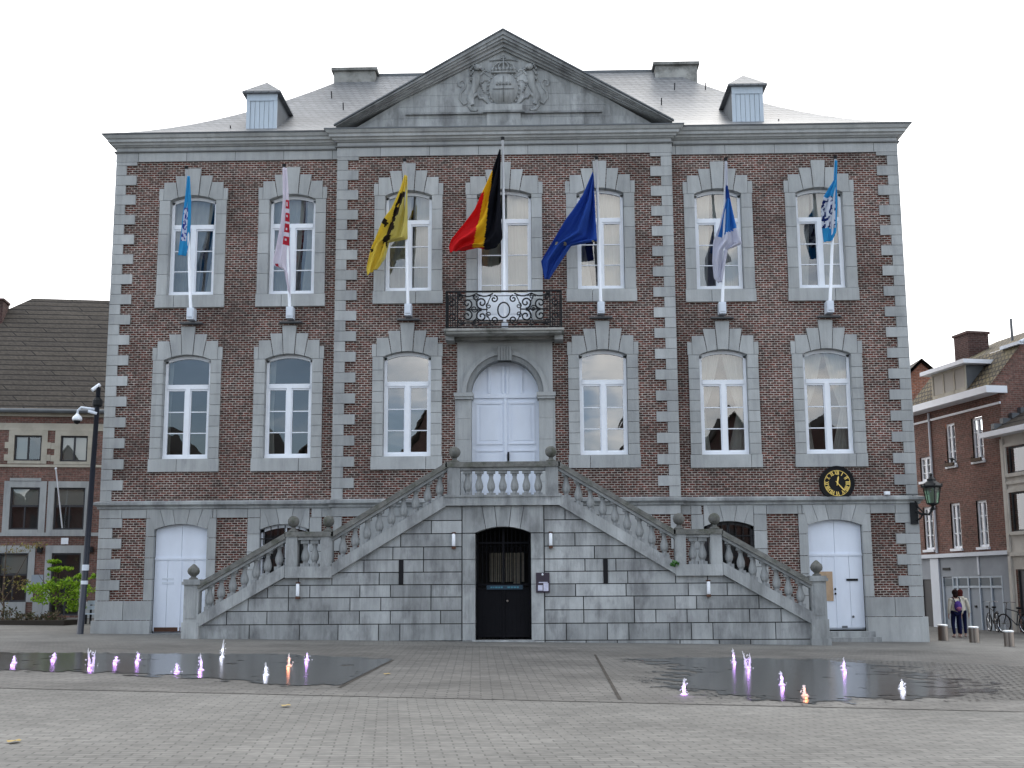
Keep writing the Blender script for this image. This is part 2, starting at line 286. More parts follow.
# ------------------------------------------------------------------ building helpers
WL = {}
class MB:
    def __init__(s): s.v = []; s.f = []; s.t = []; s.mi = []; s.cur = 0
    def face(s, pts, t=1.0):
        i = len(s.v); s.v += [tuple(p) for p in pts]; s.f.append(tuple(range(i, i+len(pts)))); s.t.append(t); s.mi.append(s.cur)
    def mesh(s, vs, fs, t=1.0):
        i = len(s.v); s.v += [tuple(p) for p in vs]
        for f in fs: s.f.append(tuple(i+k for k in f)); s.t.append(t); s.mi.append(s.cur)
    def box(s, x0, x1, y0, y1, z0, z1, t=1.0):
        vs = [(x0, y0, z0), (x1, y0, z0), (x1, y1, z0), (x0, y1, z0), (x0, y0, z1), (x1, y0, z1), (x1, y1, z1), (x0, y1, z1)]
        s.mesh(vs, [(0, 3, 2, 1), (4, 5, 6, 7), (0, 1, 5, 4), (1, 2, 6, 5), (2, 3, 7, 6), (3, 0, 4, 7)], t)
    def prism(s, poly, y0, y1, t=1.0):
        'polygon in x,z extruded in y'
        a = sum(poly[i][0]*poly[(i+1) % len(poly)][1]-poly[(i+1) % len(poly)][0]*poly[i][1] for i in range(len(poly)))
        if a < 0: poly = poly[::-1]
        n = len(poly); vs = [(p[0], y0, p[1]) for p in poly]+[(p[0], y1, p[1]) for p in poly]
        s.mesh(vs, [tuple(range(n)), tuple(range(2*n-1, n-1, -1))]+[(i, i+n, (i+1) % n+n, (i+1) % n) for i in range(n)], t)
    def prismz(s, poly, z0, z1, t=1.0):
        n = len(poly); vs = [(p[0], p[1], z0) for p in poly]+[(p[0], p[1], z1) for p in poly]
        s.mesh(vs, [tuple(range(n))[::-1], tuple(range(n, 2*n))]+[(i, (i+1) % n, (i+1) % n+n, i+n) for i in range(n)], t)
    def lathe(s, c, prof, n=10, t=1.0, sx=1, sy=1):
        vs = []
        for r, z in prof:
            for k in range(n): a = 2*pi*(k+.5)/n; vs.append((c[0]+r*cos(a)*sx, c[1]+r*sin(a)*sy, c[2]+z))
        fs = []
        for j in range(len(prof)-1):
            for k in range(n): fs.append((j*n+k, j*n+(k+1) % n, (j+1)*n+(k+1) % n, (j+1)*n+k))
        fs.append(tuple(range(n))[::-1]); fs.append(tuple((len(prof)-1)*n+k for k in range(n)))
        s.mesh(vs, fs, t)
    def tube(s, pts, r, n=6, t=1.0, closed=False):
        pts = [Vector(p) for p in pts]; m = len(pts); vs = []
        for i, p in enumerate(pts):
            a = pts[i-1] if (i > 0 or closed) else p; b = pts[(i+1) % m] if (i < m-1 or closed) else p
            d = (b-a); d = d.normalized() if d.length > 1e-9 else Vector((0, 0, 1))
            u = d.cross(Vector((0, 1, 0))); u = u.normalized() if u.length > .1 else d.cross(Vector((1, 0, 0))).normalized()
            w_ = d.cross(u); rr = r[i] if isinstance(r, (list, tuple)) else r
            for k in range(n): an = 2*pi*k/n; vs.append(p+u*cos(an)*rr+w_*sin(an)*rr)
        fs = []
        for j in range(m if closed else m-1):
            for k in range(n): fs.append((j*n+k, j*n+(k+1) % n, ((j+1) % m)*n+(k+1) % n, ((j+1) % m)*n+k))
        if not closed: fs.append(tuple(range(n))); fs.append(tuple((m-1)*n+k for k in range(n))[::-1])
        s.mesh(vs, fs, t)
    def ball(s, c, r, n=10, t=1.0, sc=(1, 1, 1)):
        prof = []; vs = []; h = n//2+1
        for j in range(h+1):
            a = -pi/2+pi*j/h
            for k in range(n): vs.append((c[0]+r*cos(a)*cos(2*pi*k/n)*sc[0], c[1]+r*cos(a)*sin(2*pi*k/n)*sc[1], c[2]+r*sin(a)*sc[2]))
        fs = [(j*n+k, j*n+(k+1) % n, (j+1)*n+(k+1) % n, (j+1)*n+k) for j in range(h) for k in range(n)]
        s.mesh(vs, fs, t)
    def build(s, name, m, parent=None, smooth=False, bevel=0):
        me = bpy.data.meshes.new(name)
        off = WL.get(parent, Vector((0, 0, 0))) if parent else Vector((0, 0, 0))
        me.from_pydata([(v[0]-off.x, v[1]-off.y, v[2]-off.z) for v in s.v], [], s.f)
        for mm in (m if isinstance(m, (list, tuple)) else [m]): me.materials.append(MATS[mm])
        me.polygons.foreach_set('material_index', s.mi)
        at_ = me.color_attributes.new('tint', 'FLOAT_COLOR', 'CORNER'); k = 0; buf = []
        for f, t in zip(s.f, s.t):
            c = (t, t, t, 1) if not isinstance(t, (tuple, list)) else (*t, 1)
            buf += list(c)*len(f)
        at_.data.foreach_set('color', buf)
        if smooth: me.polygons.foreach_set('use_smooth', [True]*len(me.polygons))
        me.update()
        o = bpy.data.objects.new(name, me); COL.objects.link(o)
        if parent: o.parent = parent; WL[o] = off
        if bevel:
            b = o.modifiers.new('bevel', 'BEVEL'); b.width = bevel; b.segments = 2; b.limit_method = 'ANGLE'
        return o
def tag(o, label=None, cat=None, group=None, kind=None):
    if label: o['label'] = label
    if cat: o['category'] = cat
    if group: o['group'] = group
    if kind: o['kind'] = kind
    return o
def thing(name, label, cat, loc=(0, 0, 0), rz=0, group=None, local=False):
    o = bpy.data.objects.new(name, None); COL.objects.link(o); o.location = loc; o.rotation_euler = (0, 0, rz)
    o.empty_display_size = .2
    WL[o] = Vector((0, 0, 0)) if local else Vector(loc)
    return tag(o, label, cat, group)
def copy_tree(o, parent=None):
    c = o.copy(); COL.objects.link(c); c.parent = parent
    for ch in [k for k in bpy.data.objects if k.parent == o]: copy_tree(ch, c)
    return c
rt = lambda a=.85, b=1.12: random.uniform(a, b)

def sweep(mb, prof, path, t=1.0):
    'prof: list of (out, z); path: list of (x, y), outward = right-hand side of travel turned to -y for +x travel'
    pts = [Vector(p) for p in path]; n = len(pts); rows = []
    for i in range(n):
        def nrm(a, b): d = (b-a).normalized(); return Vector((d.y, -d.x))
        if i == 0: o = nrm(pts[0], pts[1])
        elif i == n-1: o = nrm(pts[-2], pts[-1])
        else:
            a, b = nrm(pts[i-1], pts[i]), nrm(pts[i], pts[i+1]); o = (a+b); o = o/(1+a.dot(b))
        rows.append([(pts[i].x+o.x*q, pts[i].y+o.y*q, z) for q, z in prof])
    m = len(prof)
    for i in range(n-1):
        for j in range(m-1): mb.face([rows[i][j], rows[i+1][j], rows[i+1][j+1], rows[i][j+1]], t)

def grid_wall(mb, x0, x1, z0, z1, y, holes, extra=()):
    xs = sorted({x0, x1, *[h[0] for h in holes], *[h[1] for h in holes]}); zs = sorted({z0, z1, *[h[2] for h in holes], *[h[3] for h in holes]})
    for i in range(len(xs)-1):
        for j in range(len(zs)-1):
            cx, cz = (xs[i]+xs[i+1])/2, (zs[j]+zs[j+1])/2
            if any(h[0] < cx < h[1] and h[2] < cz < h[3] for h in holes): continue
            mb.face([(xs[i], y, zs[j]), (xs[i+1], y, zs[j]), (xs[i+1], y, zs[j+1]), (xs[i], y, zs[j+1])])
def shrink(poly, g=.008):
    cx = sum(p[0] for p in poly)/len(poly); cz = sum(p[1] for p in poly)/len(poly); out = []
    for x, z in poly:
        out.append((x-math.copysign(min(g, abs(x-cx)), x-cx), z-math.copysign(min(g, abs(z-cz)), z-cz)))
    return out
def blk(mb, x0, x1, z0, z1, y0, y1, g=.007, t=None):
    if x1-x0 < .03 or z1-z0 < .03: return
    mb.box(x0+g, x1-g, y0, y1, z0+g, z1-g, t if t else rt())

# ------------------------------------------------------------------ ground
def sheet(mb, poly, dz=0.0, t=1.0): mb.face([(x, y, gz(x, y)+dz) for x, y in poly], t)
g = MB(); sheet(g, [(-400, -400), (400, -400), (400, 400), (-400, 400)]); g.build('ground', 'pavers')
bpy.data.objects['ground']['kind'] = 'structure'
g = MB(); sheet(g, [(-30, -17.2-.75*.6), (-6.4, -17.9), (6.8, -19.6), (30, -22.6), (30, -5.0), (-30, -5.0)], .004); tag(g.build('paved_apron', 'pavers_zone'), kind='structure')
g = MB()
def strip(mb, a, b, wd, dz):
    a, b = Vector(a), Vector(b); d = (b-a).normalized(); n = Vector((-d.y, d.x))*wd/2
    sheet(mb, [a-n, b-n, b+n, a+n], dz)
strip(g, (-30, -14.9), (30, -22.6), .022, .009)
strip(g, (2.11, -8.25), (2.0, -18.6), .05, .010)
strip(g, (-1.85, -10.9), (-1.84, -17.3), .05, .010)
tag(g.build('drain_joint', 'dark_joint'), kind='structure')

def puddle(name, poly, edge, prot, hard=None):
    'ragged wet sheet: the attribute says how far inside the outline a point lies'
    P = [Vector(p) for p in poly]; xs = [p.x for p in P]; ys = [p.y for p in P]; mb = MB(); st = .22
    def inside(q):
        c = False
        for i in range(len(P)):
            a, b = P[i], P[i-1]
            if (a.y > q.y) != (b.y > q.y) and q.x < (b.x-a.x)*(q.y-a.y)/(b.y-a.y)+a.x: c = not c
        return c
    def dist(q):
        m = 9
        for i in range(len(P)):
            a, b = P[i-1], P[i]
            if hard and hard(a, b): continue
            ab = b-a; u = max(0, min(1, (q-a).dot(ab)/ab.dot(ab))); m = min(m, (q-a-ab*u).length)
        return m
    me = bpy.data.meshes.new(name); vs = []; fs = []; col = []; idx = {}
    nx = int((max(xs)-min(xs))/st)+2; ny = int((max(ys)-min(ys))/st)+2
    def vid(i, j):
        if (i, j) not in idx:
            q = Vector((min(xs)+i*st, min(ys)+j*st)); idx[(i, j)] = len(vs); vs.append((q.x, q.y, gz(q.x, q.y)+.014))
            d = dist(q)*(1 if inside(q) else -1); dd = max(-1, min(1, d/edge)); dry = max(0, q.x-6.2)*.42; col.append((dd-min(1.25, dry), prot(q)+(min(1.1, dry) if dd > .1 else 0)))
        return idx[(i, j)]
    for i in range(nx):
        for j in range(ny):
            q = Vector((min(xs)+(i+.5)*st, min(ys)+(j+.5)*st))
            if inside(q): fs.append((vid(i, j), vid(i+1, j), vid(i+1, j+1), vid(i, j+1)))
    me.from_pydata(vs, [], fs); me.materials.append(MATS['wet_paving'])
    a = me.color_attributes.new('tint', 'FLOAT_COLOR', 'POINT')
    for k, c in enumerate(col): a.data[k].color = (c[0], c[1], 0, 1)
    o = bpy.data.objects.new(name, me); COL.objects.link(o); return tag(o, kind='structure')
puddle('puddle', [(-11.5, -9.2), (-8, -9.3), (-4, -9.0), (-1.85, -10.4), (-1.85, -17.1), (-2.6, -17.4), (-4.3, -16.2), (-6, -15.4), (-8, -14.9), (-12, -14.0)], .8, lambda q: 0.0,
       hard=lambda a, b: abs(a.x+1.85) < .01 and abs(b.x+1.85) < .01)
puddle('puddle', [(2.3, -9.4), (4.3, -8.3), (7, -8.6), (9.8, -10.5), (11.5, -14), (9, -17.5), (6, -18.6), (4.3, -19.2), (2.8, -18.3), (2.2, -15.5), (2.9, -13)], 1.3, lambda q: .25 if q.x < 6 else .25+.12*(q.x-6))

# ------------------------------------------------------------------ TOWN HALL
hall = thing('town_hall', 'large red brick town hall with grey stone quoins, pediment and slate roof', 'town hall')
WB, RB = 11.5, 4.87      # half widths of building and of the projecting centre
UZ, LZ = 9.95, 5.15      # sills of upper and lower windows
HW = .68; RISE = .15; WH = 3.02
wins = []
for xc in (-9.2, -6.25, -2.8, 0, 2.8, 6.25, 9.2):
    wins.append((xc, 'U', UZ))
    if xc: wins.append((xc, 'L', LZ))
def yw_(x): return -.2 if abs(x) < RB else 0.0
def bay_holes(a, b):
    hs = [(x-HW-(.12 if x else .22), x+HW+(.12 if x else .22), z-.1 if not (x == 0) else z-.9, z+WH+.08) for x, k, z in wins if a < x < b]
    return hs
GD, BW_ = 9.2, 6.25
wb = MB()
for a, b, y in ((-WB, -RB, 0), (RB, WB, 0)):
    s_ = -1 if a < 0 else 1
    h = bay_holes(a, b)+[(s_*GD-.80, s_*GD+.80, -1, 3.33), (s_*BW_-.75, s_*BW_+.75, 1.8, 3.31)]
    grid_wall(wb, a, b, -.6, 14.3, y, h)
grid_wall(wb, -RB, RB, -.6, 14.3, -.2, bay_holes(-RB, RB)+[(-1.1, 1.1, 3.7, 8.0)])
for x in (-RB, RB): wb.face([(x, 0, -.6), (x, -.2, -.6), (x, -.2, 14.3), (x, 0, 14.3)])
wb.face([(-WB, 12, -.6), (-WB, 0, -.6), (-WB, 0, 14.3), (-WB, 12, 14.3)]); wb.face([(WB, 0, -.6), (WB, 12, -.6), (WB, 12, 14.3), (WB, 0, 14.3)])
wb.face([(WB, 12, -.6), (-WB, 12, -.6), (-WB, 12, 14.3), (WB, 12, 14.3)])
wb.build('brick_wall', 'brick', hall)
ib = MB()
for z in (3.7, 9.1, 14.2): ib.face([(-WB+.05, .35, z), (WB-.05, .35, z), (WB-.05, 11.9, z), (-WB+.05, 11.9, z)])
ib.face([(-WB+.05, 4, 0), (WB-.05, 4, 0), (WB-.05, 4, 14.2), (-WB+.05, 4, 14.2)])
for x in (-7.7, -4.4, -1.5, 1.5, 4.4, 7.7): ib.face([(x, .35, 0), (x, 4, 0), (x, 4, 14.2), (x, .35, 14.2)])
ib.build('interior_wall', 'interior', hall)

# quoins
q = MB()
def quoins(xe, dirn, y, z0, z1, short=.32, long=.63, first=0, side=None):
    z = z0; k = first
    while z < z1-.05:
        h = min(.302, z1-z); wd = long if k % 2 else short
        a, b = (xe, xe+dirn*wd) if dirn > 0 else (xe+dirn*wd, xe)
        q.box(a+.005 if dirn < 0 else a, b-.005 if dirn > 0 else b, y-.05, y+.12, z+.006, z+h-.006, rt(.86, 1.12))
        if side:  # return on the flank
            wd2 = short if k % 2 else long
            s0, s1 = (xe-.05, xe+.1) if dirn > 0 else (xe-.1, xe+.05)
            q.box(s0, s1, y-.05 if False else y+.1205, y+.12+wd2, z+.006, z+h-.006, rt(.86, 1.12))
        z += .302; k += 1
quoins(-WB-.05, 1, 0, 3.95, 14.03, side=True); quoins(WB+.05, -1, 0, 3.95, 14.03, side=True)
quoins(-RB-.04, 1, -.2, 3.95, 14.03); quoins(RB+.04, -1, -.2, 3.95, 14.03)
# ground floor corners, jambs and piers in stone
for s_ in (-1, 1):
    def R(a, b, z0, z1, t=None, y0=-.05, y1=.12):
        x0, x1 = sorted((s_*a, s_*b)); blk(q, x0, x1, z0, z1, y0, y1, t=t)
    z = 1.16; k = 0
    while z < 3.44:
        zt = min(z+.29, 3.46)
        R(10.88 if k % 2 else 11.15, WB+.05, z, zt)
        z += .29; k += 1
    for a, b in ((9.95, 10.75), (10.75, WB+.05)): R(a, b, .62, 1.16)
    z = 1.16
    for zt in (1.75, 2.35, 2.95, 3.46): R(9.95, 10.2, z, zt); z = zt
    z = -.3
    for zt in (.62,): R(9.95, WB+.12, z, zt, y0=-.12)
    z = .62
    R(8.19, 8.45, -.2, .7)
    for zt in (1.2, 1.8, 2.3, 2.9, 3.46): R(8.19, 8.45, max(z, .7), zt); z = zt
    R(7.31, 8.19, -.2, .62)
    z = .2
    for zt in (.9, 1.5, 2.0, 2.5, 3.0, 3.46): R(6.95, 7.31, z, zt); R(5.2, 5.55, z, zt); z = zt
    for a, b in ((RB+.05, 5.2), (8.19, 8.3), (7.31, 8.19), (6.95, 7.31), (9.94, 10.2), (8.305, 8.46), (10.2, 10.9), (10.9, WB+.05), (5.2, 5.5)):
        R(a, b, 3.46, 3.74)
    R(5.55, 6.95, .2, 1.85)
    # arches over door and cellar window
    for xc, hw, crown in ((s_*GD, .745, 3.29), (s_*BW_, .695, 3.27)):
        arc = lambda x: crown-.15*(x/hw)**2
        js = [-1, -.62, -.22, .22, .62, 1]; tops = [-.98, -.62, -.25, .25, .62, .98]
        if xc == s_*GD: tops[0] = -.9 if s_ > 0 else -1.0; tops[-1] = 1.0 if s_ > 0 else .9
        else: tops[0], tops[-1] = -.7, .7
        for i in range(5):
            p = [(xc+js[i]*hw, arc(js[i]*hw)), (xc+(js[i]+js[i+1])/2*hw, arc((js[i]+js[i+1])/2*hw)), (xc+js[i+1]*hw, arc(js[i+1]*hw)),
                 (xc+tops[i+1], 3.74), (xc+tops[i], 3.74)]
            q.prism(shrink(p, .006), -.060, .22, rt())
        for e in (-1, 1):
            x0, x1 = sorted((xc+e*(hw+.0), xc+e*(.92 if xc == s_*GD else .70)))
            if x1-x0 > .06: blk(q, x0, x1, 3.14, 3.46, -.045, .2)
for x0, x1 in ((-4.85, -4.6), (-4.1, -2.6), (-2.6, 0), (0, 2.6), (2.6, 4.1), (4.6, 4.85)): blk(q, x0, x1, 2.5, 3.46, -.25, -.1)
for i in range(8):
    x0 = -4.9+i*1.225; blk(q, x0, x0+1.225, 3.46, 3.74, -.25, -.1)
q.build('stone_dressing', 'stone', hall)
# string course over the ground floor
outline = [(-WB, 12), (-WB, 0), (-RB, 0), (-RB, -.2), (RB, -.2), (RB, 0), (WB, 0), (WB, 12)]
sc_ = MB(); sweep(sc_, [(.04, 3.70), (.10, 3.735), (.10, 3.78), (.17, 3.83), (.20, 3.835), (.20, 3.91), (.0, 3.96)], outline); sc_.build('string_course', 'stone_dirty', hall)
# entablature and cornice
cn = MB()
sweep(cn, [(0, 14.03), (.055, 14.03), (.055, 14.30)], outline)
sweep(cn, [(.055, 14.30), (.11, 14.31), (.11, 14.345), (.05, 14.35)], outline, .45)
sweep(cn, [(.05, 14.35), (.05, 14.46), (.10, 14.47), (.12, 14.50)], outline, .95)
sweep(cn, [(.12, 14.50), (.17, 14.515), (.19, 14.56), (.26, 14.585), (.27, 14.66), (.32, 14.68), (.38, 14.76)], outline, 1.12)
cn.build('cornice', 'stone', hall)
gt = MB(); sweep(gt, [(.38, 14.76), (.40, 14.765), (.40, 14.80), (.0, 14.83)], outline); gt.build('gutter', 'lead', hall)

# joints of the frieze
for x in [i*1.45-10.9 for i in range(16)]:
    y = yw_(x)
    jn = MB(); jn.box(x, x+.012, y-.0585, y-.04, 14.04, 14.30); jn.build('frieze_joint', 'joint', hall)

# ---------------- windows
def arcz(x, zc, hw=None): return zc-RISE*(x/(hw or CURHW))**2
CURHW = HW
def surround(xc, zb, yw, kind):
    global CURHW
    CURHW = HW = .79 if kind == 'D' else .68
    mb = MB(); zc = zb+WH; zs = zc-RISE; O = HW+.32; y0, y1 = yw-.055, yw+.30
    if kind != 'D':
        jx = xc+random.uniform(-.6, .7)
        blk(mb, xc-O-.02, jx, zb-.38, zb, yw-.075, y1, t=rt(.95, 1.08)); blk(mb, jx, xc+O+.02, zb-.38, zb, yw-.075, y1, t=rt(.95, 1.08))
    for s_ in (-1, 1):
        z = zb if kind != 'D' else zb-.9
        hs = [.31]*20 if kind == 'L' else [.62, .60, .62, .60, .61, .6, .6]
        for h in hs:
            zt = min(z+h, zs)
            if zs-zt < .12: zt = zs
            x0, x1 = sorted((xc+s_*HW, xc+s_*O)); blk(mb, x0, x1, z, zt, y0, y1, .006, rt(.93, 1.08)); z = zt
            if z >= zs: break
    sh, t1, t2, tk = zc+.22, zc+.41, zc+.61, zc+.83
    A = lambda x: arcz(x, zc)
    def mir(p, s_): return [(xc+s_*x, z) for x, z in p]
    mb.prism(shrink(mir([(-.157, A(.157)), (0, zc), (.157, A(.157)), (.21, tk), (-.21, tk)], 1), .006), y0-.02, y1, rt(.95, 1.1))
    for s_ in (-1, 1):
        mb.prism(shrink(mir([(.165, A(.165)), (.3, A(.3)), (.45, A(.45)), (.56, t2), (.205, t2)], s_), .006), y0, y1, rt(.93, 1.08))
        mb.prism(shrink(mir([(.455, A(.455)), (.57, A(.57)), (HW, zs), (HW+.205, zs), (HW+.205, t1), (.54, t1)], s_), .006), y0, y1, rt(.93, 1.08))
        mb.prism(shrink(mir([(HW+.205, zs), (O+.02, zs), (O+.02, sh), (HW+.205, sh)], s_), .004), y0, y1, rt(.93, 1.08))
    o = mb.build('window_surround', 'stone', hall)
def window(xc, zb, yw, kind, curt, hang=0):
    H = CURHW; z0 = zb-.85 if kind == 'D' else zb; zc = zb+WH; fr = MB(); ya, yb = yw+.16, yw+.24
    zt = zb+2.04     # transom
    zs = zc-RISE
    F = .085
    fr.box(xc-H+.005, xc-H+F, ya, yb, z0, zs); fr.box(xc+H-F, xc+H-.005, ya, yb, z0, zs)
    fr.box(xc-H+F, xc+H-F, ya-.02, yb, zt, zt+.13); fr.box(xc-H-.0+.01, xc+H-.01, ya-.05, yb, z0+.0, z0+.09)
    n = 12
    for i in range(n):
        xa, xb = -H+2*H*i/n, -H+2*H*(i+1)/n
        fr.prism([(xc+xa, arcz(xa, zc)-.09), (xc+xb, arcz(xb, zc)-.09), (xc+xb, arcz(xb, zc)), (xc+xa, arcz(xa, zc))], ya, yb)
    fr.box(xc-.065, xc+.065, ya-.03, yb+.01, z0+.09, zt)
    for s_ in (-1, 1):  # casement sashes
        xa, xb = sorted((xc+s_*.065, xc+s_*(H-F)))
        fr.box(xa, xa+.035, ya+.01, yb-.01, z0+.09, zt); fr.box(xb-.035, xb, ya+.01, yb-.01, z0+.09, zt)
        fr.box(xa+.035, xb-.035, ya+.01, yb-.01, z0+.09, z0+.14); fr.box(xa+.035, xb-.035, ya+.01, yb-.01, zt-.05, zt)
        for k in (1, 2):
            zz = z0+.14+(zt-.05-z0-.14)*k/3
            fr.box(xa+.035, xb-.035, ya+.02, yb-.02, zz-.014, zz+.014)
    f = fr.build('window', 'white_frame', hall)
    gp = MB(); yg = yw+.205
    if kind == 'D':
        lp = MB(); lp.box(xc-H+.09, xc+H-.09, ya-.005, yb-.03, z0+.09, zb-.05)
        for s_ in (-1, 1): x0, x1 = sorted((xc+s_*.14, xc+s_*(H-.18))); lp.box(x0, x1, ya-.03, ya-.006, z0+.18, zb-.14)
        lp.build('lower_panel', 'white_frame', f)
    def pane(x0, x1, z0_, z1_):
        a, b = random.uniform(-.0016, .0016), random.uniform(-.0014, .0014)
        gp.face([(x0, yg-a-b, z0_), (x1, yg+a-b, z0_), (x1, yg+a+b, z1_), (x0, yg-a+b, z1_)])
    for s_ in (-1, 1):
        xa, xb = sorted((xc+s_*.09, xc+s_*(H-.10)))
        for k in range(3):
            h = (zt-.05-z0-.14)/3; pane(xa-.02, xb+.02, z0+.12+k*h, z0+.145+(k+1)*h)
    pane(xc-H+.05, xc+H-.05, zt+.05, zc-.03)
    gp.build('glass_pane', 'glass' if curt != 'bare' else 'glass_bare', f)
    # curtains: list of (x0top, x1top, x0waist, x1waist, x0bot, x1bot) in -1..1
    for c in CURT.get(curt, []):
        cb = MB(); nx, nz = 40, 16; za, zb_ = z0+.02, zc+.05; yc = yw+.42+random.uniform(0, .05); ph = random.uniform(0, 6)
        P_ = []
        for j in range(nz+1):
            v = j/nz
            a0, a1 = ((c[4]+(c[2]-c[4])*(v/.45)), (c[5]+(c[3]-c[5])*(v/.45))) if v < .45 else (c[2]+(c[0]-c[2])*((v-.45)/.55)**.7, c[3]+(c[1]-c[3])*((v-.45)/.55)**.7)
            for i in range(nx+1):
                u = i/nx; P_.append((xc+(a0+(a1-a0)*u)*(H+.04), yc+.035*sin(u*34*abs(c[1]-c[0])/2+ph+.5*sin(3*v))+.012*sin(u*71+v*2), za+(zb_-za)*v))
        cb.mesh(P_, [(j*(nx+1)+i, j*(nx+1)+i+1, (j+1)*(nx+1)+i+1, (j+1)*(nx+1)+i) for j in range(nz) for i in range(nx)])
        cb.build('curtain', 'curtain', f, smooth=True)
CURT = {
 'slitR': [(-1, .75, -1, .30, -1, .15), (.80, 1, .70, 1, .40, 1)],
 'slit': [(-1, .40, -1, .25, -1, .05), (.50, 1, .48, 1, .30, 1)],
 'slitL': [(-1, .05, -1, .0, -1, .02), (.18, 1, .14, 1, .12, 1)],
 'centre': [(-1, -.12, -1, -.2, -1, -.1), (-.1, 1, -.05, 1, 0, 1)],
 'wide': [(-1, -.25, -1, -.35, -1, -.45), (-.2, 1, -.0, 1, .05, 1)],
 'tied': [(-1, -.02, -1, -.72, -1, -.5), (0, 1, .62, 1, .15, 1)],
 'half': [(-1, -.62, -1, -.70, -1, -.62)],
 'edge': [(-1, -.72, -1, -.8, -1, -.75), (.82, 1, .86, 1, .8, 1)],
 'full': [(-1, 1, -1, 1, -1, 1)],
 'open': [(-1, -.30, -1, -.62, -1, -.30), (-.06, 1, .02, 1, .06, 1)],
 'bare': [],
}
spec = {(-9.2, 'U'): 'slitR', (-6.25, 'U'): 'slit', (-2.8, 'U'): 'slitL', (0, 'U'): 'centre', (2.8, 'U'): 'open', (6.25, 'U'): 'wide', (9.2, 'U'): 'wide',
        (-9.2, 'L'): 'edge', (-6.25, 'L'): 'half', (-2.8, 'L'): 'bare', (2.8, 'L'): 'bare', (6.25, 'L'): 'tied', (9.2, 'L'): 'tied'}
for xc, k, zb in wins:
    kk = 'D' if xc == 0 else k
    surround(xc, zb, yw_(xc), kk); window(xc, zb, yw_(xc), kk, spec[(xc, k)])

# ---------------- ground floor doors and cellar windows
def leaf_door(xc, hw, z0, zc, rise, y, lead_z, boards, mouldy=False):
    mb = MB(); n = 12; g_ = .004
    arc = lambda x: zc-rise*(x/hw)**2
    # fixed upper panel
    for a, b in ((-hw, -g_), (g_, hw)):
        pts = [(xc+a, lead_z+.02), (xc+b, lead_z+.02)]+[(xc+b+(a-b)*i/n, arc(b+(a-b)*i/n)) for i in range(n+1)]
        mb.prism(pts, y+.0, y+.06)
        k = boards
        for i in range(k):
            xa = a+(b-a)*i/k; xb = a+(b-a)*(i+1)/k
            mb.box(xc+xa+.004, xc+xb-.004, y-.012, y+.05, z0+.05, lead_z-.03)
    mb.box(xc-hw, xc+hw, y-.035, y+.03, lead_z-.035, lead_z+.03)
    mb.box(xc-.025, xc+.025, y-.03, y-.013, z0+.05, lead_z-.036)
    mb.box(xc-hw, xc+hw, y+.051, y+.07, z0, lead_z)
    return mb.build('door', 'white_wood', hall)
dl = leaf_door(-GD, .745, .27, 3.29, .15, .13, 2.33, 2)
pl = MB(); pl.box(-GD-.70, -GD+.05, .108, .117, .30, .42); pl.build('rusty_dark_gap', 'rust', dl)  # dark coloured strip stands in for a shaded gap with rust bits
pl = MB(); pl.box(-GD-.52, -GD-.2, .108, .117, 1.62, 1.68); pl.box(-GD-.52, -GD-.2, .108, .117, 1.74, 1.79); pl.build('faded_notice', 'pale_paint', dl)
dr = leaf_door(GD, .745, .27, 3.29, .15, .13, 2.33, 2)
pl = MB(); pl.box(GD-.46, GD-.10, .100, .117, 1.05, 1.86); pl.build('plywood_patch', 'plywood', dr)
pl = MB(); pl.box(GD+.28, GD+.60, .095, .117, 1.60, 1.66); pl.build('mail_slot', 'iron', dr)
pl = MB(); pl.ball((GD-.045, .085, 1.38), .03, 8); pl.ball((GD-.045, .085, 1.25), .03, 8); pl.build('handle', 'iron', dr)
pl = MB(); pl.ball((GD+.42, .09, .62), .035, 8, sc=(1, .5, 1)); pl.box(GD+.1, GD+.25, .10, .117, .31, .37); pl.build('vent_cover', 'lead', dr)
st = MB(); st.box(GD-.95, GD+.90, -.32, .1, -.3, .23); st.box(GD-1.05, GD+1.0, -.55, -.322, -.3, .08); st.build('door_step', 'stone_dirty', hall)
st = MB(); st.box(-GD-.745, -GD+.745, -.1, .1, -.3, .26); st.build('door_step', 'stone_dirty', hall)
for s_ in (-1, 1):
    xc = s_*BW_; fr = MB()
    fr.box(xc-.695, xc-.61, .12, .2, 1.85, 3.15); fr.box(xc+.61, xc+.695, .12, .2, 1.85, 3.15); fr.box(xc-.035, xc+.035, .12, .2, 1.85, 3.2)
    n = 12; arc = lambda x: 3.27-.15*(x/.695)**2
    for i in range(n):
        xa, xb = -.695+1.39*i/n, -.695+1.39*(i+1)/n
        fr.prism([(xc+xa, arc(xa)-.09), (xc+xb, arc(xb)-.09), (xc+xb, arc(xb)), (xc+xa, arc(xa))], .12, .2)
    f = fr.build('cellar_window', 'white_frame' if s_ < 0 else 'dark_frame', hall)
    gp = MB(); gp.face([(xc-.69, .17, 1.85), (xc+.69, .17, 1.85), (xc+.69, .17, 3.25), (xc-.69, .17, 3.25)]); gp.build('glass_pane', 'glass', f)
    ba = MB()
    for i in range(7):
        x = xc-.6+i*.2; ba.tube([(x, .03, 1.85), (x, .03, arc(x-xc)-.02)], .014, 5)
    for z in (2.3, 2.85): ba.box(xc-.69, xc+.69, .02, .045, z, z+.03)
    ba.build('window_bars', 'iron', f)
    bl = MB(); bl.box(xc-.74, xc+.74, .8, .85, 1.8, 3.4); bl.build('blind', 'interior_dark', f)

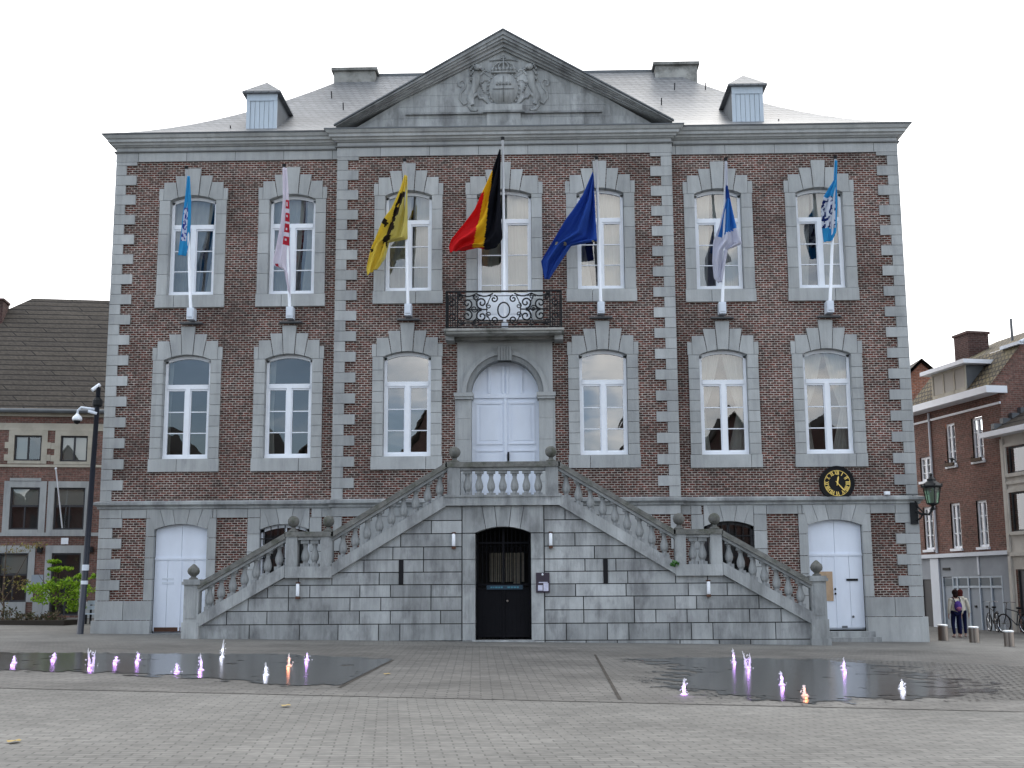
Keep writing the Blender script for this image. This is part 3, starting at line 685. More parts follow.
# ---------------- upper entrance: arched stone frame and white door
fr = MB(); Y0 = -.2
DW, SP, CR = .96, 6.93, 7.89
def arch_ring(mb, r0, r1, zc, y0, y1, n=24, t=1.0, xc=0, a0=0, a1=pi):
    for i in range(n):
        a, b = a0+(a1-a0)*i/n, a0+(a1-a0)*(i+1)/n
        mb.prism([(xc+r0*cos(a), zc+r0*sin(a)), (xc+r1*cos(a), zc+r1*sin(a)), (xc+r1*cos(b), zc+r1*sin(b)), (xc+r0*cos(b), zc+r0*sin(b))], y0, y1, t)
# jambs
for s_ in (-1, 1):
    z = 3.8
    for zt in (4.4, 5.0, 5.6, 6.2, 6.75):
        x0, x1 = sorted((s_*DW, s_*1.36)); blk(fr, x0, x1, z, zt, Y0-.10, Y0+.45, .003, rt(.92, 1.05)); z = zt
    x0, x1 = sorted((s_*(DW-.04), s_*1.42)); fr.box(x0, x1, Y0-.20, Y0+.3, 6.75, 6.82); fr.box(x0-.02, x1+.02, Y0-.24, Y0+.3, 6.82, 6.93, .9)
    x0, x1 = sorted((s_*1.20, s_*1.42)); fr.box(x0, x1, Y0-.06, Y0+.1, 3.8, 6.745, 1.0)
    # spandrels
    n = 14; pts = [(s_*1.36, 6.94), (s_*1.36, 8.50), (0.0, 8.50)]+[(s_*1.20*cos(pi/2-pi/2*i/n), SP+1.20*sin(pi/2-pi/2*i/n)) for i in range(n+1)]
    for i in range(n):
        a, b = pi/2*i/n, pi/2*(i+1)/n
        fr.prism([(s_*1.20*cos(a), SP+1.2*sin(a)), (s_*1.36 if i < 5 else s_*1.2*cos(a), SP+1.2*sin(a)+(0 if i < 5 else 0)), (s_*1.36 if i < 5 else s_*1.2*cos(b), SP+1.2*sin(b)), (s_*1.2*cos(b), SP+1.2*sin(b))], Y0-.05, Y0+.1) if i < 5 else None
        if i >= 5:
            fr.prism([(s_*1.20*cos(a), SP+1.2*sin(a)), (s_*1.20*cos(b), SP+1.2*sin(b)), (s_*1.2*cos(b), 8.50), (s_*1.2*cos(a), 8.50)], Y0-.05, Y0+.1)
    a = pi/2*5/n
    x0, x1 = sorted((s_*1.2*cos(a), s_*1.36)); fr.box(x0, x1, Y0-.05, Y0+.1, SP+1.2*sin(a), 8.50)
arch_ring(fr, .96, 1.10, SP, Y0-.12, Y0+.45, t=.66)
arch_ring(fr, 1.10, 1.22, SP, Y0-.17, Y0+.1, t=.95)
for i in range(5): fr.box(-.19+i*.08, -.13+i*.08, Y0-.27, Y0, 7.84+.0, 8.25, .75)
fr.box(-.21, .21, Y0-.24, Y0, 7.84, 8.25, .65)
fr.box(-1.40, 1.40, Y0-.12, Y0, 8.40, 8.50, .85)
fr.build('entrance_frame', 'stone', hall)
d = MB(); yd = Y0+.33
n = 24
pts = [(DW*cos(pi*i/n), 6.93+DW*sin(pi*i/n)) for i in range(n+1)]
d.prism([(-DW, 3.8), (DW, 3.8)]+pts, yd, yd+.06)
d.box(-DW, DW, yd-.06, yd, 6.84, 6.97)
for s_ in (-1, 1):
    for za, zb_ in ((3.95, 5.35), (5.5, 6.72)):
        pass
        x0, x1 = sorted((s_*.10, s_*.84))
        d.box(x0, x1, yd-.035, yd, za, za+.05); d.box(x0, x1, yd-.035, yd, zb_-.05, zb_); d.box(x0, x0+.045, yd-.02, yd, za+.046, zb_-.046); d.box(x1-.045, x1, yd-.02, yd, za+.046, zb_-.046)
        d.box(x0+.12, x1-.12, yd-.015, yd, za+.12, zb_-.12)
    for xx in (.06, .46): d.box(s_*xx-.03, s_*xx+.03, yd-.045, yd, 6.98, 6.93+sqrt(DW**2-xx**2)-.02)
d.box(-.035, .035, yd-.045, yd, 3.8, 6.839)
du = d.build('entrance_door', 'white_wood', hall)
h = MB(); h.box(.055, .105, yd-.06, yd-.02, 5.02, 5.28); h.tube([(.08, yd-.10, 5.1), (.08, yd-.10, 5.24)], .02, 6); h.build('handle', 'iron', du)

# ---------------- balcony
bc = MB(); bc.box(-1.62, 1.62, -1.10, -.2, 8.50, 8.565); bc.box(-1.69, 1.69, -1.16, -.2, 8.565, 8.63, 1.1); bc.box(-1.45, 1.45, -.6, -.2, 8.42, 8.50, .8)
bc.build('balcony_slab', 'stone_warm', hall)
br_ = MB()
for s_ in (-1, 1):
    x0, x1 = sorted((s_*1.42, s_*1.66))
    br_.box(x0, x1, -.75, -.2, 8.38, 8.498)
br_.build('balcony_bracket', 'stone_dirty', hall)
ir = MB(); yr = -1.08; zb0, zb1 = 8.66, 9.70
for z, r in ((zb1, .028), (zb0+.02, .018), (zb1-.13, .012), (zb0+.15, .012)):
    ir.tube([(-1.62, -.2, z), (-1.62, yr, z), (1.62, yr, z), (1.62, -.2, z)], r, 6)
for x in (-1.62, -1.30, 1.30, 1.62): ir.tube([(x, yr, 8.63), (x, yr, zb1+.02)], .02, 6)
for k in range(6):
    for s_ in (-1, 1): ir.tube([(s_*1.62, -.3-.14*k, zb0), (s_*1.62, -.3-.14*k, zb1)], .021, 5)
def spiral(cx, cz, r, turns, a0, dirn, n=22, sq=1.0):
    return [(cx+r*(1-i/n*.85)*cos(a0+dirn*2*pi*turns*i/n)*sq, yr, cz+r*(1-i/n*.85)*sin(a0+dirn*2*pi*turns*i/n)) for i in range(n+1)]
zm = (zb0+zb1)/2
ir.tube([(.17*cos(a*.35), yr, zm-.02+.22*sin(a*.35)) for a in range(18)], .022, 5, closed=True)
for s_ in (-1, 1):
    for sz in (-1, 1):
        ir.tube(spiral(s_*.62, zm+sz*.19, .17, 1.4, -sz*pi/2, sz*s_), .023, 5)
        ir.tube(spiral(s_*1.03, zm+sz*.17, .16, 1.3, -sz*pi/2, -sz*s_), .023, 5)
        ir.tube(spiral(s_*.27, zm+sz*.30, .11, 1.2, sz*pi/2, s_*sz), .022, 5)
        ir.tube(spiral(s_*1.22, zm+sz*.33, .08, 1.2, 0, sz), .021, 5)
        ir.tube([(s_*(.3+.95*k/10), yr, zm+sz*(.46-.08*abs(sin(k/10*2*pi)))) for k in range(11)], .021, 5)
        ir.tube(spiral(s_*1.46, zm+sz*.2, .12, 1.3, sz*pi/2, s_*sz), .022, 5)
    ir.tube([(s_*.36+s_*.12*sin(a/12*pi), yr, zm-.38+.76*a/12) for a in range(13)], .015, 5)
    ir.tube([(s_*.84-s_*.12*sin(a/12*pi), yr, zm-.38+.76*a/12) for a in range(13)], .015, 5)
    for k in range(4): ir.tube([(s_*(1.36+.07*k), yr, zb0), (s_*(1.36+.07*k), yr, zb1)], .012, 5)
    ir.tube(spiral(s_*.83, zm+.02, .10, 1.5, 0, s_), .017, 5); ir.tube(spiral(s_*.42, zm+.10, .09, 1.2, pi/2, -s_), .016, 5); ir.tube(spiral(s_*.42, zm-.14, .09, 1.2, -pi/2, s_), .016, 5)
    ir.tube(spiral(s_*.80, zm+.36, .09, 1.2, 0, s_), .016, 5); ir.tube(spiral(s_*.80, zm-.36, .09, 1.2, 0, -s_), .016, 5)
    ir.tube([(s_*.45, yr, zm), (s_*1.25, yr, zm)], .021, 5)
    ir.ball((s_*1.24, yr-.01, zb1-.07), .05, 8)
ir.build('balcony_railing', 'iron', hall)

# ---------------- pediment
pd = MB(); PA, PZ, PB = 4.92, 17.70, 14.80
sl_ = (PZ-PB)/PA
# tympanum in courses
z = 14.83; 
while z < PZ-.35:
    h = .36; zt = z+h; xw = (PZ-.30-z)/sl_
    x = -xw
    cuts = [x]; 
    while x < xw: x += random.uniform(.9, 1.5); cuts.append(min(x, xw))
    for a, b in zip(cuts, cuts[1:]):
        lim = lambda zz: max(0.0, (PZ-.30-zz)/sl_)
        p = [(max(a, -lim(z)), z), (min(b, lim(z)), z), (min(b, max(-lim(zt), -lim(zt))) if False else min(b, lim(zt)), zt), (max(a, -lim(zt)), zt)]
        if p[2][0] <= p[3][0]+.02 or p[1][0] <= p[0][0]+.05:
            continue
        pd.prism(shrink(p, .003), -.22, 0.1, rt(.92, 1.08))
    z = zt
pd.prism([(-PA+.3, 14.80), (PA-.3, 14.80), (0, PZ-.1)], -.20, .1, .9)
# string in the tympanum and pedestal of the arms
pd.box(-2.9, -.62, -.30, -.2, 15.29, 15.345, .75); pd.box(.62, 2.9, -.30, -.2, 15.29, 15.345, .75)
pd.box(-.62, .62, -.38, -.2, 15.30, 15.36, .7); pd.box(-.55, .55, -.34, -.2, 15.36, 15.56, 1.0); pd.box(-.5, .5, -.30, -.2, 14.9, 15.295, .95)
# raking cornice in four steps
def rake(off_top, off_bot, y0, t=1.0):
    for s_ in (-1, 1):
        ca = sqrt(1+sl_**2)
        zt0, zb0_ = off_top*ca, off_bot*ca
        xe = PA
        p = [(0, PZ+zt0), (s_*xe, PB+zt0), (s_*xe, PB+zb0_), (0, PZ+zb0_)]
        p = [(x, max(z_, 14.832)) for x, z_ in p]
        pd.prism(p, y0, .1, t)
rake(.05, -.06, -.62, .8); rake(-.06, -.14, -.56, .95); rake(-.14, -.20, -.48, 1.05); rake(-.20, -.30, -.38, .95); rake(-.30, -.37, -.30, .9)
pd.build('pediment', 'stone_dirty', hall)
pr = MB()
for s_ in (-1, 1):
    pr.face([(0, -.60, PZ+.075), (s_*(PA+.02), -.60, PB+.075), (s_*(PA+.02), 4.6, PB+.075), (0, 4.6, PZ+.075)])
    pr.prism([(0, PZ+.06), (0, PZ+.10), (s_*(PA+.05), PB+.09), (s_*(PA+.05), PB+.045)], -.66, -.56, .8)
pr.build('pediment_roof', 'lead', hall)
# carved coat of arms
ca = MB(); yc_ = -.2
def relief(pts, r, n=6, dy=0): ca.tube([(x, yc_-.02+dy, z) for x, z in pts], r, n, rt(.9, 1.1))
zc_ = 16.05
for rx, rz, dep, t_ in ((.50, .58, .045, .8), (.43, .51, .085, 1.0), (.37, .45, .07, .85)):
    ca.prism([(rx*cos(2*pi*i/28), zc_+rz*sin(2*pi*i/28)) for i in range(28)], yc_-dep, yc_, t_)
ca.prism([(.33*cos(2*pi*i/28), zc_+.41*sin(2*pi*i/28)) for i in range(28)], yc_-.10, yc_, 1.08)
ca.box(-.012, .012, yc_-.12, yc_-.1, zc_-.40, zc_+.40, .7); ca.box(-.32, .32, yc_-.12, yc_-.1, zc_-.012, zc_+.012, .7)
for i in range(26):
    a_ = 2*pi*i/26; ca.ball((.47*cos(a_), yc_-.05, zc_+.55*sin(a_)), .038, 6, rt(.75, 1.1))
for k in range(5): ca.box(-.2+.1*k-.03, -.2+.1*k+.03, yc_-.13, yc_-.1, zc_+.12, zc_+.22, .8)
# crown
ca.box(-.36, .36, yc_-.12, yc_, zc_+.50, zc_+.56, .95)
for k in range(7): ca.ball((-.33+.11*k, yc_-.10, zc_+.62), .05, 8, rt(.8, 1.1), sc=(.9, .8, 1.2))
for k in range(5):
    u = -.30+.15*k; ca.tube([(u, yc_-.08, zc_+.62), (u*.95, yc_-.09, zc_+.74), (u*.5, yc_-.08, zc_+.83), (0, yc_-.07, zc_+.86)], .024, 6, rt(.85, 1.1))
ca.tube([(-.42, yc_-.04, zc_+.90), (-.2, yc_-.05, zc_+.94), (.2, yc_-.05, zc_+.94), (.42, yc_-.04, zc_+.90)], .018, 5, .8)
ca.tube([(0, yc_-.05, zc_+.86), (0, yc_-.05, zc_+1.08)], .026, 5); ca.tube([(-.07, yc_-.05, zc_+1.0), (.07, yc_-.05, zc_+1.0)], .022, 5)
relief([(-.62, 15.78), (-.45, 15.62), (-.2, 15.60), (0, 15.55), (.2, 15.60), (.45, 15.62), (.62, 15.78)], .04)
for s_ in (-1, 1):
    bp_ = lambda pts: [(s_*x, z) for x, z in pts]
    relief(bp_([(.93, 15.58), (.99, 15.78), (.93, 15.98), (.84, 16.2), (.82, 16.42), (.80, 16.60)]), [.07, .125, .10, .115, .14, .11], 8)
    ca.ball((s_*.78, yc_-.10, 16.74), .105, 8, sc=(1.1, .8, 1)); ca.ball((s_*.68, yc_-.12, 16.71), .05, 8); ca.tube([(s_*.66, yc_-.12, 16.67), (s_*.60, yc_-.10, 16.65)], .02, 5)
    for k in range(9): ca.ball((s_*(.90+.035*(k % 3)), yc_-.07, 16.80-.055*k), .045, 6, rt(.7, 1.05))                    # mane locks
    relief(bp_([(.80, 16.50), (.66, 16.54), (.58, 16.66), (.48, 16.66), (.44, 16.60)]), [.06, .048, .04, .035, .03])
    relief(bp_([(.80, 16.34), (.64, 16.28), (.58, 16.36), (.48, 16.34)]), [.06, .048, .038, .03])
    relief(bp_([(.95, 15.80), (.78, 15.92), (.70, 15.78), (.60, 15.80), (.56, 15.74)]), [.085, .07, .05, .04, .03])
    relief(bp_([(.98, 15.75), (1.03, 15.56), (.95, 15.42), (.82, 15.40), (.78, 15.44)]), [.085, .065, .045, .04, .03])
    relief(bp_([(1.03, 15.68), (1.18, 15.60), (1.30, 15.76), (1.28, 15.96), (1.16, 16.10), (1.12, 16.24), (1.20, 16.36), (1.32, 16.32), (1.34, 16.20), (1.27, 16.15)]), [.045, .038, .034, .034, .034, .034, .034, .04, .045, .035])
    relief(bp_([(.42, 16.46), (.95, 16.93)]), .022); relief(bp_([(.56, 16.72), (.68, 16.56)]), .02); ca.ball((s_*.95, yc_-.05, 16.93), .04, 6)
    for k in range(5): ca.ball((s_*(.58+.03*k), yc_-.04, 15.98+.07*k), .035, 6, rt(.7, 1.0))
ca.build('coat_of_arms', 'stone_dirty', hall, smooth=True)

# ---------------- slate roof, chimneys, dormers
rf = MB(); E0, RIDGE = 14.80, 19.25; rings = []
for k in range(13):
    t = k/12; ins = 6.38*t; z = E0+(RIDGE-E0)*(.62*t+.38*t**2.0)*1.0 if False else E0+(RIDGE-E0)*(.50*t+.5*t**1.7)
    rings.append((ins, z))
bx0, bx1, by0, by1 = -11.93, 11.93, -.42, 12.42
for (i0, z0), (i1, z1) in zip(rings, rings[1:]):
    a = [(bx0+i0, by0+i0), (bx1-i0, by0+i0), (bx1-i0, by1-i0), (bx0+i0, by1-i0)]; b = [(bx0+i1, by0+i1), (bx1-i1, by0+i1), (bx1-i1, by1-i1), (bx0+i1, by1-i1)]
    for e in range(4):
        f_ = (e+1) % 4; rf.face([(*a[e], z0), (*a[f_], z0), (*b[f_], z1), (*b[e], z1)])
roof = rf.build('roof', 'slate', hall)
rc = MB(); rc.box(-5.6, 5.6, 5.92, 6.08, RIDGE-.03, RIDGE+.06); rc.build('ridge_cap', 'lead', roof)
for x0, x1, zt in ((-6.15, -4.55, 19.33), (5.0, 6.6, 19.36)):
    c_ = MB(); c_.box(x0+.08, x1-.08, 5.5, 6.7, 18.5, zt-.1); c_.box(x0, x1, 5.4, 6.8, zt-.1, zt, .8)
    c_.box(x0+.15, x0+.9 if x0 < 0 else x1-.15, 5.6, 6.4, zt, zt+.09, .8); c_.build('chimney', 'stone_warm', roof)
hk = MB()
for x, y_, z_ in ((-8.4, .9, 15.45), (-5.9, 4.2, 17.9), (-5.3, 3.0, 17.0), (5.0, 3.0, 17.0), (5.6, 4.4, 18.1), (8.3, .9, 15.4), (6.6, 4.2, 18.0)): hk.tube([(x, y_, z_-.2), (x, y_-.08, z_+.02)], .02, 5)
hk.build('roof_hook', 'iron', roof)
def dormer(xc):
    y0, zb_, ze, zp = .75, 14.95, 16.42, 16.95; H = .46
    b = MB(); b.box(xc-H, xc+H, y0, 2.6, zb_, ze)
    dd = b.build('dormer', 'lead', roof)
    f = MB(); f.box(xc-H-.01, xc-H+.1, y0-.05, y0-.002, zb_, ze-.1); f.box(xc+H-.1, xc+H+.01, y0-.05, y0-.002, zb_, ze-.1); f.box(xc-H-.01, xc+H+.01, y0-.06, y0-.002, ze-.22, ze)
    for i in range(5): f.box(xc-.355+i*.142+.006, xc-.355+(i+1)*.142-.006, y0-.03, y0-.002, zb_, ze-.22)
    f.build('board_front', 'blue_paint', dd)
    r = MB(); o = .13
    A = [(xc-H-o, y0-o-.05, ze), (xc+H+o, y0-o-.05, ze), (xc+H+o, 3.1, ze), (xc-H-o, 3.1, ze)]; B = [(p[0], p[1], ze+.05) for p in A]
    r.mesh(A+B, [(0, 3, 2, 1), (0, 1, 5, 4), (1, 2, 6, 5), (3, 0, 4, 7)], .5)
    ap = (xc, y0+.55, zp+.10); bk_ = (xc, 2.6, zp-.15)
    r.face([B[0], B[1], ap]); r.face([B[1], B[2], bk_, ap]); r.face([B[3], B[0], ap, bk_])
    r.build('dormer_roof', 'slate', dd)
dormer(-7.42); dormer(7.36)

# ------------------------------------------------------------------ DOUBLE STAIRCASE
sta = thing('double_staircase', 'grey stone double flight staircase with balustrades before the town hall', 'staircase', (0, -1.4, 0))
sw = MB(); YF = -2.6
levels = [-.35, .12, .55, .89, 1.23, 1.55, 1.87, 2.19, 2.52, 2.86, 3.20, 3.58]
def clip(poly, a, b, c):   # keep a*x+b*z<=c
    out = []
    for i in range(len(poly)):
        p, q_ = poly[i], poly[(i+1) % len(poly)]; dp, dq = a*p[0]+b*p[1]-c, a*q_[0]+b*q_[1]-c
        if dp <= 0: out.append(p)
        if dp*dq < 0: u = dp/(dp-dq); out.append((p[0]+(q_[0]-p[0])*u, p[1]+(q_[1]-p[1])*u))
    return out
for s_ in (-1, 1):
    for li, (z0, z1) in enumerate(zip(levels, levels[1:])):
        x = 1.07; cuts = [x]
        while x < 8.0:
            x += random.choice([.55, .8, 1.0, 1.3, 1.6, 1.05]); cuts.append(x)
        if z1 > 1.76: cuts = sorted(cuts+[4.45]); cuts = [c for i, c in enumerate(cuts) if c == 4.45 or abs(c-4.45) > .3]
        else: cuts = [c for c in cuts if c < 7.6]+[7.9]
        for a, b in zip(cuts, cuts[1:]):
            p = [(a, z0), (b, z0), (b, z1), (a, z1)]
            if b <= 4.46 or z1 > 1.76:
                if a >= 4.45 and z0 >= 1.76: continue
                if b <= 4.46: p = clip(p, .6, 1, 3.62+.6*1.45)
                else: p = clip(p, 0, 1, 1.77)
            if a >= 5.6 or b > 5.6: p = clip(p, .54, 1, 1.78+.54*5.62)
            if len(p) < 3: continue
            ar = abs(sum(p[i][0]*p[(i+1) % len(p)][1]-p[(i+1) % len(p)][0]*p[i][1] for i in range(len(p))))/2
            if ar < .01: continue
            if abs(a-2.65) < .7 and False: pass
            p = shrink([(s_*x_, z_) for x_, z_ in p], .012); sw.prism(p, YF+random.uniform(-.012, .008), YF+.16, rt(.82, 1.16)*(.86 if li == 0 else .94 if li == 1 else 1))
# arched opening in the middle
for s_ in (-1, 1):
    z = -.35
    for zt in (.12, .55, 1.55, 2.19, 2.86):
        x0, x1 = sorted((s_*.72, s_*1.06)); blk(sw, x0, x1, z, zt, YF-.02, YF+.5, .007, rt(.95, 1.12)); z = zt
arc = lambda x: 3.03-.16*(x/.72)**2
js = [-1, -.62, -.22, .22, .62, 1]; tp = [-1.06, -.55, -.22, .22, .55, 1.06]
for i in range(5):
    p = [(js[i]*.72, arc(js[i]*.72)), ((js[i]+js[i+1])/2*.72, arc((js[i]+js[i+1])/2*.72)), (js[i+1]*.72, arc(js[i+1]*.72))]
    if i == 4: p += [(1.06, 2.87), (1.06, 3.58)]
    else: p += [(tp[i+1], 3.58)]
    if i == 0: p += [(-1.06, 3.58), (-1.06, 2.87)]
    else: p += [(tp[i], 3.58)]
    sw.prism(shrink(p, .007), YF-.02, YF+.5, rt(.95, 1.1))
sw.build('stair_wall', 'stone_dirty', sta)
# backing that shows as dark joints
bk = MB()
for s_ in (-1, 1):
    pts = [(s_*1.0, -.4), (s_*7.9, -.4), (s_*7.9, .5), (s_*5.62, 1.70), (s_*4.45, 1.70), (s_*1.45, 3.5), (s_*1.0, 3.5)]
    bk.prism([(s_*1.0, -.4), (s_*7.9, -.4), (s_*7.9, .52), (s_*5.62, 1.74), (s_*4.45, 1.74), (s_*1.45, 3.55), (s_*1.0, 3.55)], YF+.03, YF+.15)
    x0, x1 = sorted((s_*2.59, s_*2.71))
bk.build('mortar_backing', 'joint', sta)
sl2 = MB()
for s_ in (-1, 1): sl2.box(s_*2.65-.06, s_*2.65+.06, YF-.022, YF+.03, 1.56, 2.18)
sl2.build('ventilation_slit', 'black', sta)
# steps and landings
sp = MB()
sp.box(-1.5, 1.5, YF+.17, -.31, 3.60, 3.75)
for s_ in (-1, 1):
    def bxs(a, b, z0, z1, t=1.0): x0, x1 = sorted((s_*a, s_*b)); sp.box(x0, x1, YF+.17, -.06, z0, z1, t)
    for i in range(10):
        a = 1.5+i*.297; bxs(a, a+.297, 3.75-.178*(i+1)-.35, 3.75-.178*(i+1), rt(.9, 1.05))
    bxs(4.47, 5.65, 1.6, 1.97)
    for i in range(8):
        a = 5.65+i*.285; bxs(a, a+.285, max(1.97-.21*(i+1)-.3, -.3), 1.97-.21*(i+1), rt(.9, 1.05))
    bxs(7.93, 8.2, -.3, .26)
sp.build('steps', 'stone_dirty', sta)
# rails
rl = MB(); cp_ = MB(); yA, yB = YF-.10, YF+.24
rl.box(-1.50, 1.50, yA-.02, yB, 3.58, 3.85, 1.05); rl.box(-1.52, 1.52, yA-.05, yB, 3.80, 3.85, .9)
rl.box(-1.46, 1.46, yA+.03, yB-.03, 4.50, 4.58, 1.05); cp_.box(-1.50, 1.50, yA-.04, yB+.04, 4.582, 4.72)
def slope_bar(mb, s_, xa, za, xb, zb_, th, y0, y1, t=1.0): mb.prism([(s_*xa, za), (s_*xb, zb_), (s_*xb, zb_-th), (s_*xa, za-th)], y0, y1, t)
for s_ in (-1, 1):
    slope_bar(cp_, s_, 1.46, 4.72, 4.47, 2.91, .15, yA-.04, yB+.04); slope_bar(rl, s_, 1.46, 4.568, 4.47, 2.758, .08, yA+.03, yB-.03, 1.05)
    slope_bar(rl, s_, 1.46, 3.90, 4.47, 2.09, .32, yA-.01, yB, 1.0)
    x0, x1 = sorted((s_*4.45, s_*5.66)); rl.box(x0, x1, yA-.02, yB, 1.74, 2.03, 1.05); cp_.box(x0-.03, x1+.03, yA-.04, yB+.04, 2.80, 2.93); rl.box(x0, x1, yA+.03, yB-.03, 2.72, 2.798, 1.0)
    slope_bar(cp_, s_, 5.67, 2.90, 7.92, 1.62, .15, yA-.04, yB+.04); slope_bar(rl, s_, 5.67, 2.748, 7.92, 1.468, .08, yA+.03, yB-.03, 1.05)
    slope_bar(rl, s_, 5.67, 2.08, 7.92, .80, .32, yA-.01, yB, 1.0)
rl.build('balustrade_plinth', 'stone_dirty', sta); cp_.build('coping', 'coping', sta)
def post(x0, x1, z0, z1):
    b = MB(); b.box(x0, x1, yA-.01, yB+.01, z0, z1, rt(.9, 1.0)); b.build('newel_post', 'stone_dirty', sta)
for s_ in (-1, 1):
    for a, b, z0, z1 in ((1.12, 1.45, 3.852, 4.58), (4.45, 4.73, 2.032, 2.80), (5.36, 5.66, 2.032, 2.80)):
        x0, x1 = sorted((s_*a, s_*b)); post(x0, x1, z0, z1)
    for xc, z in ((1.27, 4.72), (4.58, 2.93), (5.50, 2.93)):
        b = MB(); c = (s_*xc, YF+.07, z); b.lathe(c, [(.13, 0), (.13, .04), (.07, .07), (.06, .12)], 12, .8); b.ball((c[0], c[1], z+.27), .155, 14, .85); b.build('ball_finial', 'coping', sta, smooth=True)
    x0, x1 = sorted((s_*7.90, s_*8.28)); b = MB(); yc = YF+.07
    b.box(x0-.06, x1+.06, YF-.18, YF+.32, -.35, .14, .9); b.box(x0-.03, x1+.03, YF-.13, YF+.29, .14, .62, 1.0); b.box(x0, x1, YF-.10, YF+.25, .62, 1.58, 1.0)
    b.box(x0+.06, x1-.06, YF-.115, YF-.1, .72, 1.48, .9)
    b.box(x0-.05, x1+.05, YF-.16, YF+.31, 1.58, 1.66, .8); b.box(x0-.02, x1+.02, YF-.12, YF+.27, 1.66, 1.72, .8); b.build('end_post', 'stone_dirty', sta)
    b = MB(); c = (s_*8.09, yc, 1.72); b.lathe(c, [(.12, 0), (.11, .03), (.06, .06), (.08, .09), (.145, .15), (.16, .21), (.14, .28), (.085, .34), (.03, .39), (.0, .40)], 12, .85); b.build('pinecone_finial', 'coping', sta, smooth=True)
bal = MB(); H_ = .66
prof = [(.075, 0), (.075, .045), (.045, .06), (.04, .10), (.062, .16), (.075, .23), (.07, .29), (.045, .37), (.034, .45), (.034, .50), (.05, .53), (.045, .56), (.065, .59), (.07, .60), (.07, .66)]
prof = [(r_*1.0+.034 if .1 < z_ < .4 else r_+.022, z_) for r_, z_ in prof]
bal.lathe((0, 0, 0), prof, 12)
bal.box(-.115, .115, -.10, .10, -.14, .06, .95); bal.box(-.11, .11, -.10, .10, .57, .74, .95)
WL_s = WL[sta]; WL[sta] = Vector((0, 0, 0)); b0 = bal.build('baluster', 'stone_dirty', sta); WL[sta] = WL_s
first = True
def put_bal(x, z):
    global first
    if first: o = b0; first = False
    else: o = b0.copy(); COL.objects.link(o); o.parent = sta
    o.location = (x, YF+.07-WL_s.y, z)
for i in range(7): put_bal(-.93+.31*i, 3.85)
for s_ in (-1, 1):
    for i in range(9): x = 1.66+i*.316; put_bal(s_*x, 3.90-(x-1.46)*.6013)
    for x in (4.92, 5.17): put_bal(s_*x, 2.05)
    for i in range(7): x = 5.85+i*.30; put_bal(s_*x, 2.08-(x-5.67)*.5689)
# tunnel and gate
tn = MB()
tn.face([(-.9, -2.1, -.2), (-.9, -.25, -.2), (-.9, -.25, 3.2), (-.9, -2.1, 3.2)]); tn.face([(.9, -2.1, -.2), (.9, -.25, -.2), (.9, -.25, 3.2), (.9, -2.1, 3.2)])
tn.face([(-.9, -2.1, 3.1), (.9, -2.1, 3.1), (.9, -.25, 3.1), (-.9, -.25, 3.1)]); tn.face([(-.9, -.28, -.2), (.9, -.28, -.2), (.9, -.28, 3.2), (-.9, -.28, 3.2)])
tn.build('passage_wall', 'interior_dark', sta)
wd = MB()
for i in range(9): wd.box(-.45+i*.11+.012, -.45+(i+1)*.11-.012, -.42, -.40, 1.62, 2.42)
wd.box(.22, .42, -.44, -.421, 1.55, 2.42); wd.build('inner_shutter', 'cream_cloth', sta)
gt = MB(); gy = YF+.30
for i in range(13): x = -.66+i*.11; gt.tube([(x, gy, .16), (x, gy, arc(x)-.01)], .011, 5)
for z in (.2, 1.40, 1.52, 2.60): gt.box(-.71, .71, gy-.02, gy+.02, z, z+.045)
gt.box(-.03, .03, gy-.03, gy+.03, .15, 3.0)
for s_ in (-1, 1): x0, x1 = sorted((s_*.715, s_*.675)); gt.box(x0, x1, gy-.02, gy+.02, .15, 2.88); x0, x1 = sorted((s_*.035, s_*.672)); gt.box(x0, x1, gy-.008, gy+.012, .2, 1.40)
for i in range(6): gt.tube([(-.55+i*.22+.09*cos(a*.5), gy-.02, 2.45+.09*sin(a*.5)) for a in range(12)], .009, 5, closed=True)
gate = gt.build('gate', 'gate_paint', sta)
h = MB(); h.ball((.10, gy-.05, 1.12), .03, 8); h.build('handle', 'steel', gate)
sg = MB(); sg.box(-.44, .50, gy-.05, gy-.03, 1.415, 1.525); sg_ = sg.build('gate_sign', 'navy_sign', gate)
ms_ = MB(); x = -.34
for wdt in (.05, .03, .06, .04, .05, 0, .0, .07, .05, .06, .05):
    if wdt: ms_.box(x, x+wdt, gy-.056, gy-.0505, 1.45, 1.49)
    x += wdt+.022 if wdt else .05
ms_.build('sign_lettering', 'teal_mark', sg_)
ts = MB(); ts.box(-.80, .80, -2.72, -2.1, -.25, .13); ts.build('threshold', 'stone_dirty', sta)

# ------------------------------------------------------------------ flagpoles and flags
poles = [(-9.08, -9.10, 13.38, -.12), (-6.20, -6.28, 13.40, -.12), (-2.76, -2.79, 13.44, -.32), (0.02, .0, 14.06, -.62), (2.76, 2.66, 13.42, -.32), (6.24, 6.34, 13.40, -.12), (9.30, 9.44, 13.42, -.12)]
pl_lab = ['white flagpole flying the narrow light blue flag above the leftmost lower window', 'white flagpole carrying the white flag with red letters', 'white flagpole carrying the yellow flag with black lion',
          'tall white flagpole on the balcony carrying the black, yellow and red flag', 'white flagpole carrying the dark blue flag with stars', 'white flagpole carrying the blue and white flag', 'white flagpole carrying the light blue flag with white band, rightmost']
def pole_y(i, z):
    x0, x1, zt, yb = poles[i]; z0 = 9.2 if i != 3 else 8.9; yt = {3: -1.35}.get(i, yb-1.08)
    return yb-.12+(yt-yb+.12)*(z-z0)/(zt-z0)
